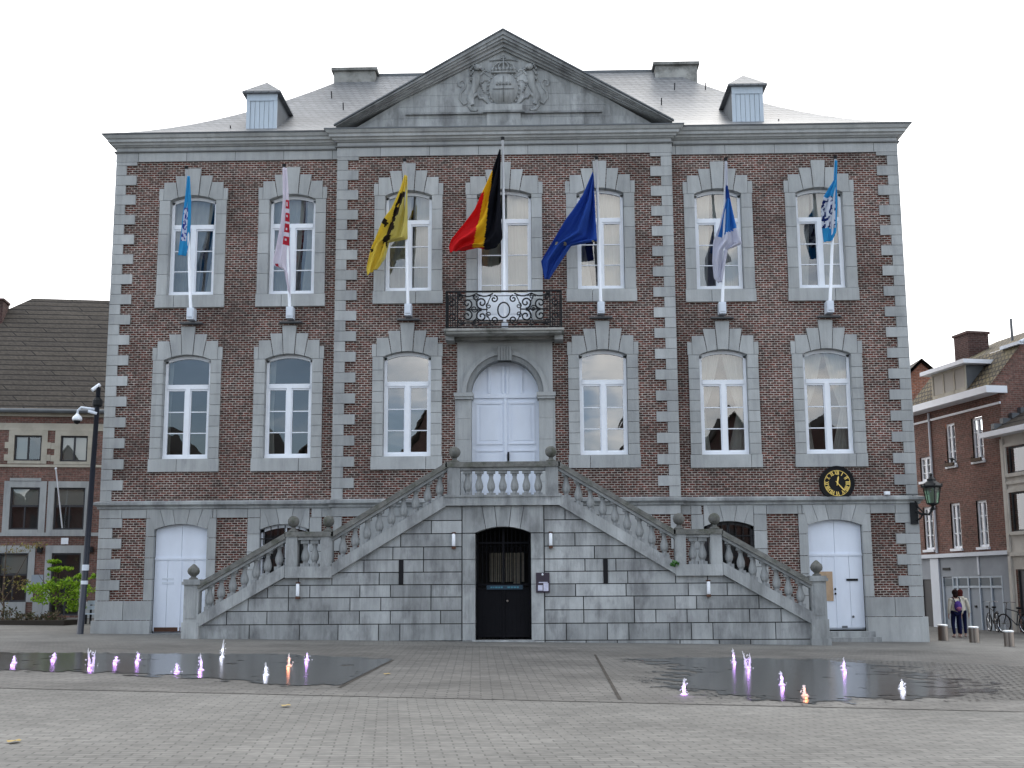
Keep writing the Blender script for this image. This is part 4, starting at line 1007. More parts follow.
for i, (x0, x1, zt, yb) in enumerate(poles):
    z0 = 9.3 if i != 3 else 8.66
    t = thing('flagpole', pl_lab[i], 'flagpole', (x0, yb, z0), group='white flagpoles on the town hall front')
    b = MB(); b.tube([(x0, pole_y(i, z0), z0), (x1, pole_y(i, zt), zt)], [.048, .036], 10); b.build('pole', 'white_frame', t, smooth=True)
    b = MB(); b.tube([(x1, pole_y(i, zt), zt), (x1, pole_y(i, zt+.09), zt+.09)], [.05, .055], 8); b.build('finial', 'iron', t)
    b = MB()
    if i != 3:
        b.box(x0-.10, x0+.10, yb-.24, yb+.10, 9.16, 9.50); b.box(x0-.07, x0+.07, yb-.27, yb-.241, 9.22, 9.44)
    else: b.box(-.07, .11, -.82, -.62, 8.632, 8.85)
    b.build('bracket', 'pale_paint', t)
    if i != 3: b = MB(); b.box(x0-.33, x0+.33, yb-.12, yb+.09, 9.06, 9.085); b.build('drip_plate', 'lead', t)

def flag(i, label, left, right, colf, amp=.10, nf=2.5, name='flag', nu=36, nv=60, twist=0.0):
    'left/right: outline polylines (photo pixels); the cloth hangs in the plane of its pole with folds'
    def samp(pl, v):
        ls = [0]
        for a, b in zip(pl, pl[1:]): ls.append(ls[-1]+math.dist(a, b))
        d = v*ls[-1]
        for k in range(len(pl)-1):
            if d <= ls[k+1] or k == len(pl)-2:
                u = (d-ls[k])/max(1e-6, ls[k+1]-ls[k]); return (pl[k][0]+(pl[k+1][0]-pl[k][0])*u, pl[k][1]+(pl[k+1][1]-pl[k][1])*u)
    vs = []; cl = []
    for j in range(nv+1):
        v = j/nv; a, b = samp(left, v), samp(right, v); wdp = math.dist(a, b)/36
        for k in range(nu+1):
            u = k/nu; px, py = a[0]+(b[0]-a[0])*u, a[1]+(b[1]-a[1])*u
            zz = 12.0
            for _ in range(3): Yp = pole_y(i, zz)-.05; p = at(px, py, Yp); zz = p.z
            off = -amp*min(1, wdp*1.6)*(sin(u*nf*2*pi+1.3*v*3)+.35*sin(u*nf*4.3*pi+v*5)+.25*sin(v*17+u*5))
            off -= twist*(abs(p.x-poles[i][1]))
            vs.append((p.x, p.y+off, p.z)); cl.append((px, py, u, v))
    mb = MB(); fs = []
    for j in range(nv):
        for k in range(nu):
            ids = [j*(nu+1)+k, j*(nu+1)+k+1, (j+1)*(nu+1)+k+1, (j+1)*(nu+1)+k]
            c = [sum(cl[q_][m] for q_ in ids)/4 for m in range(4)]
            mb.f.append(tuple(ids)); mb.t.append(colf(*c)); mb.mi.append(0)
    mb.v = vs
    o = mb.build(name, 'flag_cloth', smooth=True)
    z0 = max(v[2] for v in vs); base = Vector((poles[i][1], vs[0][1], z0))
    for v in o.data.vertices: v.co -= base
    o.location = base
    so_ = o.modifiers.new('thickness', 'SOLIDIFY'); so_.thickness = .004
    return tag(o, label, 'flag', 'flags hanging along the town hall front')
LB = (.06, .42, .74); PW = (.84, .80, .88)
def c_u1(px, py, u, v):
    if py < 206: return LB
    if .10 < u < .62 and 208 < py < 241:
        if noise.noise(Vector((px*.45, py*.30, 1))) > .08: return (.09, .10, .42)
        return (.74, .78, .90)
    return LB
flag(0, 'narrow light blue flag with purple lettering, leftmost on the front', [(187.5, 176), (185.5, 195), (182.5, 220), (180, 240), (177.5, 255)], [(190, 176), (191, 200), (190.6, 223), (189.5, 240), (186.5, 256)], c_u1, .07, 1.5, nu=14)
def c_u2(px, py, u, v):
    if 199 < py < 247 and u > .50:
        k = (py-199)/48*4; fr_ = k-int(k)
        if (.12 < fr_ < .82) and not (.35 < fr_ < .55 and .62 < u < .80): return (.62, .04, .07)
    if 264 < py < 268 and .1 < u < .3: return (.5, .05, .08)
    return PW
flag(1, 'white flag with red letters down its edge, second from the left', [(282.6, 168), (283, 199), (281, 223), (277, 243), (273, 260), (274, 266), (283.6, 268), (287, 287)], [(287, 168), (288.5, 190), (289.3, 215), (289, 243), (290, 262), (290.5, 275), (290.6, 290), (290.6, 297)], c_u2, .08, 1.5, nu=14)
YEL = (.86, .70, .12)
def c_yel(px, py, u, v):
    xc = 402.5-(py-193)*.34      # the lion lies in the folds as a broken dark streak
    if 192 < py < 247 and abs(px-xc) < 2.6+1.6*noise.noise(Vector((px*.3, py*.16, 3))): 
        if noise.noise(Vector((px*.22, py*.13, 8))) > -.28: return (.045, .035, .03)
    if math.dist((px, py), (384.5, 222.5)) < 3.1+noise.noise(Vector((px, py, 0))): return (.05, .04, .03)
    if math.dist((px, py), (371.8, 250)) < 1.6: return (.05, .04, .03)
    return YEL if px < xc+2 else (.74, .66, .22)
flag(2, 'yellow flag with a black lion', [(404.5, 175), (400, 190), (391.5, 209.5), (383, 222), (376, 237), (371, 248), (366, 267.5), (367, 275)], [(407.3, 176), (407.6, 194), (407.7, 215), (407.7, 239.5), (397, 240.5), (389, 242), (385, 258), (377, 269)], c_yel, .10, 2.2)
def c_bel(px, py, u, v):
    def side(a, b): return (b[0]-a[0])*(py-a[1])-(b[1]-a[1])*(px-a[0])
    if side((492.5, 170), (483.5, 246)) < 0 or py < 170: return (.014, .015, .022)
    if py < 247 and side((484.5, 192), (473, 246)) < 0: return (.86, .56, .03)
    if px < 487 and py < 194 and side((492.5, 170), (483.5, 246)) >= 0: return (.86, .56, .03)
    return (.74, .025, .03)
flag(3, 'black, yellow and red tricolour flag over the balcony', [(499.6, 149), (493, 169), (487.5, 182), (482, 195), (475, 210), (462, 226), (451, 239), (448.5, 246), (450, 252)], [(500.8, 150), (500.6, 175), (500.4, 200), (501.5, 222), (502.5, 238), (496, 247), (487, 249), (478, 247), (462, 250.5)], c_bel, .12, 2.2, nu=44)
EU = (.04, .11, .47); stars = [(556.5, 242.3), (565, 244), (592.5, 243), (551, 250)]
def c_eu(px, py, u, v):
    for sx, sy in stars[:3]:
        if math.dist((px, py), (sx, sy)) < 1.35: return (.60, .55, .30)
    return EU
flag(4, 'dark blue flag with small yellow stars', [(592.6, 172), (583, 195), (573, 211), (565, 222), (553, 241), (541, 261), (544.5, 279)], [(593.8, 176), (594, 190), (595, 210), (596, 228), (597, 242), (571, 246), (549, 279.5)], c_eu, .12, 2.0, nu=44)
BL = (.06, .26, .66)
def c_u6(px, py, u, v):
    if py < 186: return (.72, .74, .82)
    if py < 199: return (.03, .10, .42)
    if py < 241-(px-713)*.56 and py < 236: return BL if u > .12 else (.6, .63, .75)
    return (.74, .75, .84)
flag(5, 'blue flag with white lower half, second from the right', [(725, 162), (725.6, 187), (725.7, 199), (722, 213), (718.7, 227), (713, 242), (712.3, 262), (714, 278), (718.5, 283)], [(727.3, 162), (727.8, 187), (730, 199), (733, 213), (736, 227), (742, 244), (728, 249.5), (725, 266), (722, 282)], c_u6, .10, 2.0)
def c_u7(px, py, u, v):
    if 197 < py < 228 and u < .93:
        if noise.noise(Vector((px*.42+py*.2, py*.28, 5))) > .10: return (.03, .05, .20)
        return (.78, .82, .90)
    return LB
flag(6, 'light blue flag with white middle and dark lion, rightmost on the front', [(834.8, 160.5), (833.5, 180.5), (828, 189), (823, 197), (820.6, 208.6), (821.8, 227), (824, 242)], [(837.5, 160.5), (837, 180), (836.8, 195), (836.6, 208.6), (836.4, 220), (835.9, 232), (832, 241)], c_u7, .10, 1.8, nu=24)

# ------------------------------------------------------------------ wall clock
ck = thing('wall_clock', 'round black clock with gold numerals below the rightmost window', 'clock', (9.30, -.05, 4.30))
CX, CZ = 9.30, 4.305
b = MB(); b.prism([(CX+.455*cos(2*pi*i/40), CZ+.455*sin(2*pi*i/40)) for i in range(40)], -.13, -.001); dial = b.build('dial', 'black', ck)
b = MB(); arch_ring(b, .455, .485, CZ, -.15, -.001, 40, 1.0, CX, 0, 2*pi); b.build('bezel', 'black', ck)
b = MB()
def stroke(mb, hr, a, ra, c, rb, wd):    # from (angle offset a, radius ra) to (c, rb)
    th = pi/2-hr*pi/6; rx, rz = cos(th), sin(th); tx, tz = sin(th), -cos(th)
    p0 = (CX+rx*ra+tx*a, CZ+rz*ra+tz*a); p1 = (CX+rx*rb+tx*c, CZ+rz*rb+tz*c)
    mb.prism([(p0[0]-tx*wd, p0[1]-tz*wd), (p0[0]+tx*wd, p0[1]+tz*wd), (p1[0]+tx*wd, p1[1]+tz*wd), (p1[0]-tx*wd, p1[1]-tz*wd)], -.145, -.131)
ROM = {1: 'I', 2: 'II', 3: 'III', 4: 'IIII', 5: 'V', 6: 'VI', 7: 'VII', 8: 'VIII', 9: 'IX', 10: 'X', 11: 'XI', 12: 'XII'}
for hr, s in ROM.items():
    wch = {'I': .034, 'V': .06, 'X': .06}; tot = sum(wch[c] for c in s); x = -tot/2
    sc1 = min(1, .15/tot)
    x *= sc1
    for c in s:
        w_ = wch[c]*sc1; m_ = x+w_/2
        if c == 'I': stroke(b, hr, m_, .235, m_, .345, .010)
        if c == 'V': stroke(b, hr, m_, .235, x+.006, .345, .009); stroke(b, hr, m_, .235, x+w_-.006, .345, .006)
        if c == 'X': stroke(b, hr, x+.006, .235, x+w_-.006, .345, .006); stroke(b, hr, x+w_-.006, .235, x+.006, .345, .009)
        x += w_
arch_ring(b, .35, .362, CZ, -.143, -.131, 36, 1.0, CX, 0, 2*pi)
b.build('numerals', 'gold', dial)
b = MB()
def hand(a, ln, wd, y):
    dx, dz = sin(a), cos(a)
    b.prism([(CX-dx*.07-dz*wd*.5, CZ-dz*.07+dx*wd*.5), (CX-dx*.07+dz*wd*.5, CZ-dz*.07-dx*wd*.5), (CX+dx*ln*.7+dz*wd, CZ+dz*ln*.7-dx*wd), (CX+dx*ln, CZ+dz*ln), (CX+dx*ln*.7-dz*wd, CZ+dz*ln*.7+dx*wd)], y-.01, y)
hand(radians(11), .21, .022, -.15); hand(radians(139), .33, .016, -.163); b.prism([(CX+.025*cos(i), CZ+.025*sin(i)) for i in range(6)], -.18, -.17)
b.build('hands', 'gold', ck)

# ------------------------------------------------------------------ corner lantern
la = thing('wall_lantern', 'black iron lantern with green glass on the right corner of the hall', 'lantern', (11.62, -.35, 3.4))
lx, ly = 11.83, -.42
b = MB(); b.tube([(11.42, -.05, 3.55), (11.55, -.25, 3.42), (11.72, -.40, 3.40), (lx, ly, 3.55)], .035, 8); b.tube([(11.40, -.05, 3.95), (11.5, -.15, 3.62), (11.60, -.3, 3.45), (11.52, -.25, 3.30), (11.45, -.1, 3.25)], .025, 6)
b.box(11.30, 11.50, -.12, -.05, 3.15, 3.75); b.tube([(11.0, -.1, 3.98), (11.75, -.38, 3.96)], .012, 5); b.build('bracket', 'iron', la)
b = MB(); b.lathe((lx, ly, 3.52), [(.05, 0), (.09, .03), (.03, .08), (.05, .12), (.155, .16), (.165, .19)], 6); b.build('base', 'iron', la)
b = MB()
for k in range(6):
    a = 2*pi*(k+.5)/6; b.tube([(lx+.16*cos(a), ly+.16*sin(a), 3.70), (lx+.235*cos(a), ly+.235*sin(a), 4.14)], .014, 5)
b.lathe((lx, ly, 4.13), [(.24, 0), (.30, .03), (.30, .06), (.17, .16), (.12, .19), (.12, .24), (.06, .29), (.03, .33), (.05, .37), (0, .42)], 6)
for k in range(6): a = 2*pi*(k+.5)/6; b.ball((lx+.28*cos(a), ly+.28*sin(a), 4.22), .025, 6)
b.build('cap', 'iron', la)
b = MB(); b.lathe((lx, ly, 3.71), [(.145, 0), (.215, .42)], 6); b.build('glass', 'glass_green', la)
b = MB(); b.lathe((lx, ly, 3.72), [(.05, 0), (.06, .1), (.06, .3), (.03, .36)], 8); b.build('mantle', 'curtain', la)
# small white lamp on the string course
b = MB(); b.box(10.60, 10.74, -.19, -.06, 3.965, 4.06); b.box(10.62, 10.72, -.21, -.19, 3.975, 4.05)
tag(b.build('floodlight', 'white_frame'), 'small white floodlight lying on the ledge right of the clock', 'floodlight')

# ------------------------------------------------------------------ wall lights, notice board
for xc, zc, lab in ((-1.28, 2.66, 'white tube lamp on the stair wall left of the black gate'), (1.24, 2.66, 'white tube lamp on the stair wall right of the black gate'),
                    (-5.32, 1.40, 'white tube lamp low on the stair wall under the left landing'), (5.28, 1.40, 'white tube lamp low on the stair wall under the right landing')):
    t = thing('wall_lamp', lab, 'wall lamp', (xc, YF, zc), group='tube lamps on the stair wall')
    b = MB(); b.lathe((xc, YF-.09, zc-.13), [(.035, 0), (.045, .02), (.045, .30), (.03, .32)], 10); b.build('tube', 'white_frame', t, smooth=True)
    b = MB(); b.box(xc-.05, xc+.05, YF-.12, YF-.001, zc-.20, zc-.14); b.box(xc-.05, xc+.05, YF-.12, YF-.001, zc+.20, zc+.23); b.build('holder', 'rust', t)
t = thing('notice_board', 'dark notice board with pale leaflets beside the black gate', 'notice board', (1.02, YF, 1.3))
b = MB(); b.box(.85, 1.20, YF-.055, YF-.021, 1.33, 1.84); b.build('board', 'plaque', t)
b = MB(); b.box(.90, 1.02, YF-.062, YF-.056, 1.38, 1.52); b.box(1.04, 1.17, YF-.063, YF-.056, 1.37, 1.57); b.box(.92, 1.15, YF-.064, YF-.057, 1.575, 1.60); b.build('leaflets', 'paper', t)
b = MB(); b.ball((1.02, YF-.07, 1.79), .028, 8); b.build('knob', 'white_frame', t)

# ------------------------------------------------------------------ fountain jets
jets = [(14, 664, 8, 'p'), (54, 659, 6, 'p'), (91, 667, 18, 'p'), (116, 662, 5, 'p'), (138, 661, 9, 'p'), (177, 673, 9, 'p'), (201, 671, 17, 'p'), (222, 658, 18, 'w'), (266, 676, 13, 'w'), (289, 667, 13, 'o'), (307, 661, 8, 'p'),
        (684, 696, 17, 'p'), (734, 663, 14, 'p'), (748, 669, 17, 'p'), (782, 686, 14, 'p'), (805, 697, 11, 'o'), (844, 671, 13, 'p'), (902, 690, 10, 'w')]
jl = ['low pink water jet, first from the left edge in the left fountain', 'tiny pink water jet, second from the left in the left fountain', 'tall forked lilac water jet in the left part of the left fountain', 'tiny lilac water jet just right of the tall forked one',
      'small pink water jet in the back row, right of the tiny lilac one', 'small pink water jet in the front row below the white door', 'pointed pink water jet leaning up beside the tall white one', 'tall thin white water jet at the back of the left fountain',
      'short white water jet, nearest to the viewer in the left fountain', 'thin orange tinted water jet in the left fountain', 'small pink water jet, rightmost in the left fountain',
      'tall lilac water jet at the left edge of the right fountain', 'lilac water jet at the back of the right fountain, left of its twin', 'widest lilac water jet, second from the back in the right fountain', 'pointed lilac water jet in the middle of the right fountain',
      'short orange red water jet in the right fountain', 'pale pink water jet before the right white door', 'small white water jet, rightmost in the right fountain']
JC = {'p': ((.62, .28, 1.0), 'lamp_purple', .55), 'w': ((.8, .82, 1.0), 'lamp_white', .25), 'o': ((1.0, .25, .08), 'lamp_orange', .5)}
def onground(px, py):
    r = FW+RT*((px-512)/FPX)-UP*((py-384)/FPX); k = (.10-.0145*CP.x+.004*CP.y-CP.z)/(r.z+.0145*r.x-.004*r.y); return CP+r*k, k
for (px, py, hp, c), lab in zip(jets, jl):
    p, dep = onground(px, py); h = hp*dep/FPX; t = thing('fountain_jet', lab, 'water jet', p, group='lit water jets of the ground fountains')
    b = MB(); forks = 2 if (px in (91, 748)) else 1; lean = random.uniform(-.10, .10)
    for f_ in range(forks):
        pts = []; rs = []; ox = (f_-.5*(forks-1))*.05
        hh = h*(1-.12*f_)
        for k in range(9):
            v = k/8; pts.append((p.x+ox*(1+1.5*v)+lean*h*v*v+random.uniform(-.008, .008), p.y+random.uniform(-.008, .008), p.z+.01+hh*v)); rs.append(max(.004, (.019+.009*random.random())*(1-v**1.6*.85)))
        b.tube(pts, rs, 8)
        for k in range(16):
            v = random.random(); a = random.uniform(0, 2*pi); r_ = (.012+.055*(1-v))*random.uniform(.5, 1.5)
            b.ball((p.x+ox+cos(a)*r_+lean*h*v, p.y+sin(a)*r_, p.z+.015+hh*v*.9), random.uniform(.005, .012), 6)
    b.lathe((p.x, p.y, p.z+.012), [(.06, 0), (.045, .012), (.03, .025), (.0, .03)], 12)
    b.build('water_jet', 'foam', t, smooth=True)
    col, lm, pw = JC[c]
    b = MB(); b.lathe((p.x, p.y, p.z+.010), [(.03, 0), (.03, .012), (0, .013)], 12); lamp = b.build('jet_lamp', lm, t)
    pt = bpy.data.lights.new('jet_light', 'POINT'); pt.energy = .26*pw; pt.color = col; pt.shadow_soft_size = .02
    po = bpy.data.objects.new('jet_light', pt); COL.objects.link(po); po.parent = t; po.location = (0, 0, .06+.25*h)
    pt2 = bpy.data.objects.new('jet_light', pt); COL.objects.link(pt2); pt2.parent = t; pt2.location = (0, -.10, .05)

# ------------------------------------------------------------------ leaves helper
def leafcloud(mb, c, rad, n, size, cols, flat=.6, seedv=0, hollow=.3):
    for _ in range(n):
        while True:
            v = Vector((random.uniform(-1, 1), random.uniform(-1, 1), random.uniform(-1, 1)))
            if hollow < v.length < 1: break
        p = Vector(c)+Vector((v.x*rad[0], v.y*rad[1], v.z*rad[2]))
        if noise.noise(p*1.7+Vector((seedv, 0, 0))) < -.12: continue
        s = size*random.uniform(.6, 1.4); nrm = Vector((random.uniform(-1, 1), random.uniform(-1, 1), random.uniform(-.2, 1)*1.2)).normalized()
        u = nrm.orthogonal().normalized(); u = (Matrix.Rotation(random.uniform(0, 6.28), 3, nrm) @ u); w_ = nrm.cross(u)
        col = random.choice(cols); k = random.uniform(.75, 1.25); col = tuple(x*k for x in col)
        mb.face([p-u*s, p-w_*s*.45, p+u*s, p+w_*s*.45], col)

# ------------------------------------------------------------------ LEFT: brick house with tiled roof
AL = radians(9)
lh = thing('brick_house', 'two storey brick house with steep brown tiled roof left of the town hall', 'house', (-20, 14, 0), AL, local=True)
b = MB()
LWIN = [(-.17, .89, 6.63, 7.66), (1.62, 2.68, 6.61, 7.66), (-.20, .93, 3.88, 5.56), (1.49, 2.68, 3.88, 5.56), (-.5, .63, 1.04, 2.95), (1.52, 2.64, .5, 2.95), (-2.3, -1.2, 6.63, 7.66), (-2.3, -1.2, 3.88, 5.56), (-2.6, -1.4, 1.04, 2.95)]
grid_wall(b, -12, 9, -.5, 8.9, 0, LWIN)
b.face([(-12, 10, -.5), (-12, 0, -.5), (-12, 0, 8.9), (-12, 10, 8.9)]); b.face([(9, 0, -.5), (9, 10, -.5), (9, 10, 8.9), (9, 0, 8.9)]); b.face([(9, 10, -.5), (-12, 10, -.5), (-12, 10, 8.9), (9, 10, 8.9)])
b.build('wall', 'brick_far', lh)
b = MB()
def around(mb, x0, x1, z0, z1, wd, y=-.04, top=None, bot=None, t=1.0):
    top = wd if top is None else top; bot = wd if bot is None else bot
    mb.box(x0-wd, x0, y, .12, z0-bot, z1+top, t); mb.box(x1, x1+wd, y, .12, z0-bot, z1+top, t*.97)
    mb.box(x0, x1, y, .12, z1, z1+top, t*1.03)
    if bot: mb.box(x0, x1, y-.02, .12, z0-bot, z0, t)
for x0, x1, z0, z1 in (LWIN[0], LWIN[1], LWIN[6]):
    around(b, x0, x1, z0, z1, .22, top=.2, bot=.12)
    for s_, xe in ((-1, x0-.22), (1, x1+.22)):
        for k in range(2):
            a, c = sorted((xe, xe+s_*.14)); b.box(a, c, -.035, .1, z0+.0+k*.5, z0+.25+k*.5)
b.box(-12, 9, -.05, 0, 7.95, 8.15); b.box(-12, 9, -.05, 0, 6.38, 6.48); b.box(-12, 9, -.12, 0, 8.42, 8.62, .9); b.box(-12, 9, -.05, 0, 7.86, 7.95, 1.05)
b.build('cream_band', 'cream_stone', lh)
b = MB()
for w4 in (LWIN[2], LWIN[3], LWIN[7], LWIN[4], LWIN[5], LWIN[8]): around(b, *w4, .25, top=.25 if w4[2] > 3 else .3, bot=.12 if w4[2] > 3 else 0)
b.box(-12, 9, -.07, 0, 3.62, 3.76); 
x = -12
for a, c in ((-12, -2.86), (-1.14, -.76), (.89, 1.26), (2.90, 9)): b.box(a, c, -.05, 0, -.4, 1.04, .95)
b.box(-.5, .63, -.06, .1, -.4, 1.04, 1.0); b.box(-2.6, -1.4, -.06, .1, -.4, 1.04, 1.0); b.box(-.25, .95, -.06, .05, 5.82, 5.93)
b.build('window_surround', 'stone', lh)
for i, (x0, x1, z0, z1) in enumerate(LWIN):
    f = MB(); T = .07; y0, y1 = .06, .12
    f.box(x0, x0+T, y0, y1, z0, z1); f.box(x1-T, x1, y0, y1, z0, z1); f.box(x0+T, x1-T, y0, y1, z1-T, z1); f.box(x0+T, x1-T, y0, y1, z0, z0+T)
    xm = (x0+x1)/2; zt = z0+(z1-z0)*.56
    if z1-z0 > 1.2: f.box(x0+T, x1-T, y0-.01, y1, zt-.04, zt+.04); f.box(xm-.03, xm+.03, y0, y1, z0+T, zt-.04)
    else: f.box(xm-.035, xm+.035, y0, y1, z0+T, z1-T)
    isd = (i == 5)
    fo = f.build('door' if isd else 'window', 'dark_frame', lh)
    g_ = MB(); g_.face([(x0, .09, z0), (x1, .09, z0), (x1, .09, z1), (x0, .09, z1)]); g_.build('glass_pane', 'glass', fo)
    c_ = MB()
    if not isd:
        za = zt+.04 if z1-z0 > 1.2 else z0
        c_.face([(x0, .22, za), (x1, .22, za), (x1, .22, z1), (x0, .22, z1)]) if z1-z0 > 1.2 or i == 1 else c_.face([(x0, .22, z0), (xm, .22, z0), (xm, .22, z1), (x0, .22, z1)])
        c_.build('curtain', 'curtain', fo)
    k_ = MB(); k_.box(x0-.1, x1+.1, .8, .85, z0-.2, z1+.2); k_.build('room_wall', 'interior_dark', fo)
b = MB()
RY, RZ = 6.2, 14.75
b.face([(-12.0, -.25, 8.66), (9.3, -.25, 8.66), (9.3, RY, RZ-.05), (-1.35, RY, RZ), (-2.6, RY-1.0, RZ-1.0), (-12.0, RY-1.0, RZ-1.0)])
b.face([(9.3, 12, 8.7), (-12, 12, 8.7), (-12, RY-1, RZ-1), (-2.6, RY-1, RZ-1), (-1.35, RY, RZ), (9.3, RY, RZ-.05)])
b.face([(9.3, -.25, 8.66), (9.3, 12, 8.7), (9.3, RY, RZ-.05)])
ro = b.build('roof', 'roof_tile', lh)
b = MB(); b.box(-3.1, -2.2, 4.6, 5.6, 12.8, 14.25); b.box(-3.15, -2.15, 4.55, 5.65, 14.25, 14.35); b.build('chimney', 'brick_dark', ro)
b = MB(); b.tube([(-12, -.32, 8.62), (9, -.32, 8.62)], .09, 8); b.build('gutter', 'lead', lh)
b = MB(); b.box(1.85, 2.13, -.06, -.01, 3.30, 3.55); tag(b.build('sign', 'white_frame', lh)); 
b = MB(); b.box(.80, 1.25, -.06, -.051, 1.70, 2.10); b.build('plaque', 'panel_paint', lh)
for x, lab in ((1.06, 1), (3.02, 2)):
    b = MB(); b.box(x-.09, x+.09, -.2, 0, 2.98, 3.2); b.build('porch_lamp', 'iron', lh)
fp = thing('flagstaff', 'thin bare white flagstaff leaning from the brick house left of the hall', 'flagstaff', (-18.6, 14.0, 4.0))
b = MB(); b.tube([(-18.13, 14.2, 3.95), (-18.12, 13.2, 6.2)], .03, 6); b.build('pole', 'white_frame', fp)
b = MB(); b.ball((-18.12, 13.2, 6.22), .05, 8); b.build('finial', 'white_frame', fp)

# ------------------------------------------------------------------ RIGHT: row of houses, seen obliquely
AR = atan2(-.975, .223); PR = (17.2, 8.5, 0)
def right_house(name, label, cat): return thing(name, label, cat, PR, AR, local=True)
rh = right_house('terraced_house', 'red brick terraced house with white dormer and grey garage doors right of the hall', 'house')
RW = [(-3.66, -3.02, 5.92, 7.52), (-1.90, -1.20, 5.92, 7.50), (-3.68, -3.02, 2.83, 4.52), (-1.95, -1.27, 2.83, 4.50), (-5.65, -4.85, 5.50, 6.45), (-5.65, -4.95, 2.85, 4.5)]
b = MB(); grid_wall(b, -9, 0, 2.6, 8.15, 0, RW)
b.face([(0, 0, -.5), (0, 7, -.5), (0, 7, 8.1), (0, 0, 8.1)]); b.face([(0, -.44, 8.395), (0, 0, 8.1), (0, 7, 8.1), (0, 3.7, 11.2), (0, .9, 9.94)])
b.face([(0, 7, -.5), (-9, 7, -.5), (-9, 7, 8.1), (0, 7, 8.1)]); b.face([(-9, 7, -.5), (-9, 0, -.5), (-9, 0, 8.1), (-9, 7, 8.1)])
b.build('brick_wall', 'brick_far', rh)
b = MB(); grid_wall(b, -9, 0, -.5, 2.6, -.02, [(-6.0, -5.3, -.5, 1.72), (-4.5, -.62, -.5, 1.80)])
b.build('ground_floor_wall', 'grey_render', rh)
b = MB(); b.box(-9, .05, -.14, 0, 2.52, 2.66); b.box(-5.2, -4.62, -.09, -.02, -.4, 2.5); b.box(-2.05, -1.95, -.05, -.02, 1.85, 2.5); b.build('ledge', 'pale_paint', rh)
b = MB(); b.box(-4.4, -3.9, -.05, -.021, 2.05, 2.14); b.build('air_grille', 'iron', rh)
# folding garage doors
b = MB(); b.box(-4.5, -.62, .02, .08, -.4, 1.80)
gd = b.build('garage_door', 'panel_paint', rh)
f = MB()
for x in (-4.5, -3.80, -3.50, -2.78, -2.06, -1.34, -.66): f.box(x, x+.07, -.03, .019, -.4, 1.80)
for z in (-.2, 1.38, 1.74): f.box(-3.73, -.62, -.02, .018, z, z+.08)
f.build('frame', 'blue_paint', gd)
for x0, x1 in ((-4.43, -3.85), (-3.42, -2.80), (-2.70, -2.08), (-1.98, -1.36), (-1.26, -.68)):
    g_ = MB(); g_.face([(x0, -.001, 1.47), (x1, -.001, 1.47), (x1, -.001, 1.73), (x0, -.001, 1.73)]); g_.build('transom_pane', 'navy_sign', gd)
b = MB(); 
for x in (-2.4, -1.7): b.box(x-.06, x+.06, -.01, .018, .68, .76)
b.build('letter_slot', 'iron', gd)
b = MB(); b.box(-6.0, -5.3, .03, .08, -.4, 1.72); fd = b.build('front_door', 'dark_frame', rh)
for i, (x0, x1, z0, z1) in enumerate(RW):
    f = MB(); T = .09; y0, y1 = .06, .13; zt = z0+(z1-z0)*.86
    f.box(x0, x0+T, y0, y1, z0, z1); f.box(x1-T, x1, y0, y1, z0, z1); f.box(x0+T, x1-T, y0, y1, z1-T, z1); f.box(x0+T, x1-T, y0, y1, z0, z0+T); xm = (x0+x1)/2
    f.box(xm-.05, xm+.05, y0-.01, y1, z0+T, z1-T)
    for k in (1, 2): zz = z0+(z1-z0)*k/3; f.box(x0+T, x1-T, y0+.01, y1-.01, zz-.018, zz+.018)
    f.box(x0-.06, x1+.06, -.08, .1, z0-.09, z0)
    fo = f.build('window', 'white_frame', rh)
    g_ = MB(); g_.face([(x0, .1, z0), (x1, .1, z0), (x1, .1, z1), (x0, .1, z1)]); g_.build('glass_pane', 'glass', fo)
    k_ = MB(); k_.box(x0-.1, x1+.1, .7, .75, z0-.2, z1+.2); k_.build('room_wall', 'interior_dark', fo)
    if z0 > 5.6:
        pb = MB(); pb.box(x0+.03, x1-.03, -.16, -.085, z0-.02, z0+.10); pb.build('planter', 'bark', fo)
        pf = MB(); leafcloud(pf, ((x0+x1)/2, -.12, z0+.18), (.32, .06, .12), 60, .05, [(.03, .05, .03), (.05, .04, .06)]); pf.build('plants', 'leaf', fo)
b = MB(); b.box(-9, .02, -.05, 0, 7.78, 7.86); b.box(-9, .16, -.62, .05, 8.15, 8.40); b.box(.0, .16, .05, .20, 8.15, 8.40); b.build('eaves_board', 'white_frame', rh)
b = MB(); b.face([(-5.6, -.45, 8.41), (.15, -.45, 8.41), (.15, .9, 9.95), (-5.6, .9, 9.95)]); mans = b.build('mansard_roof', 'mossy_tile', rh)
b = MB(); b.face([(-5.6, .9, 9.955), (.2, .9, 9.955), (.2, 3.7, 11.25), (-5.6, 3.7, 11.25)]); b.face([(-5.6, 3.7, 11.25), (.2, 3.7, 11.25), (.2, 7.2, 8.3), (-5.6, 7.2, 8.3)]); b.face([(-9, .2, 8.0), (-5.6, .2, 8.0), (-5.6, 3.7, 9.6), (-9, 3.7, 9.6)]); b.build('upper_roof', 'mossy_tile', rh)
b = MB(); b.tube([(.22, .8, 9.98), (.22, 3.7, 11.30)], .07, 6); b.box(-.9, .25, .72, .92, 9.90, 10.02); b.build('verge', 'pale_paint', rh)
b = MB(); b.box(-3.75, -1.45, -.35, 1.4, 8.45, 9.42); do = b.build('dormer', 'lead', rh)
f = MB()
for x in (-3.75, -3.0, -2.27, -1.53): f.box(x, x+.09, -.40, -.352, 8.45, 9.42)
f.box(-3.66, -1.53, -.40, -.352, 8.45, 8.60); f.box(-3.66, -1.53, -.40, -.352, 9.34, 9.42); f.build('window_frame', 'cream_stone', do)
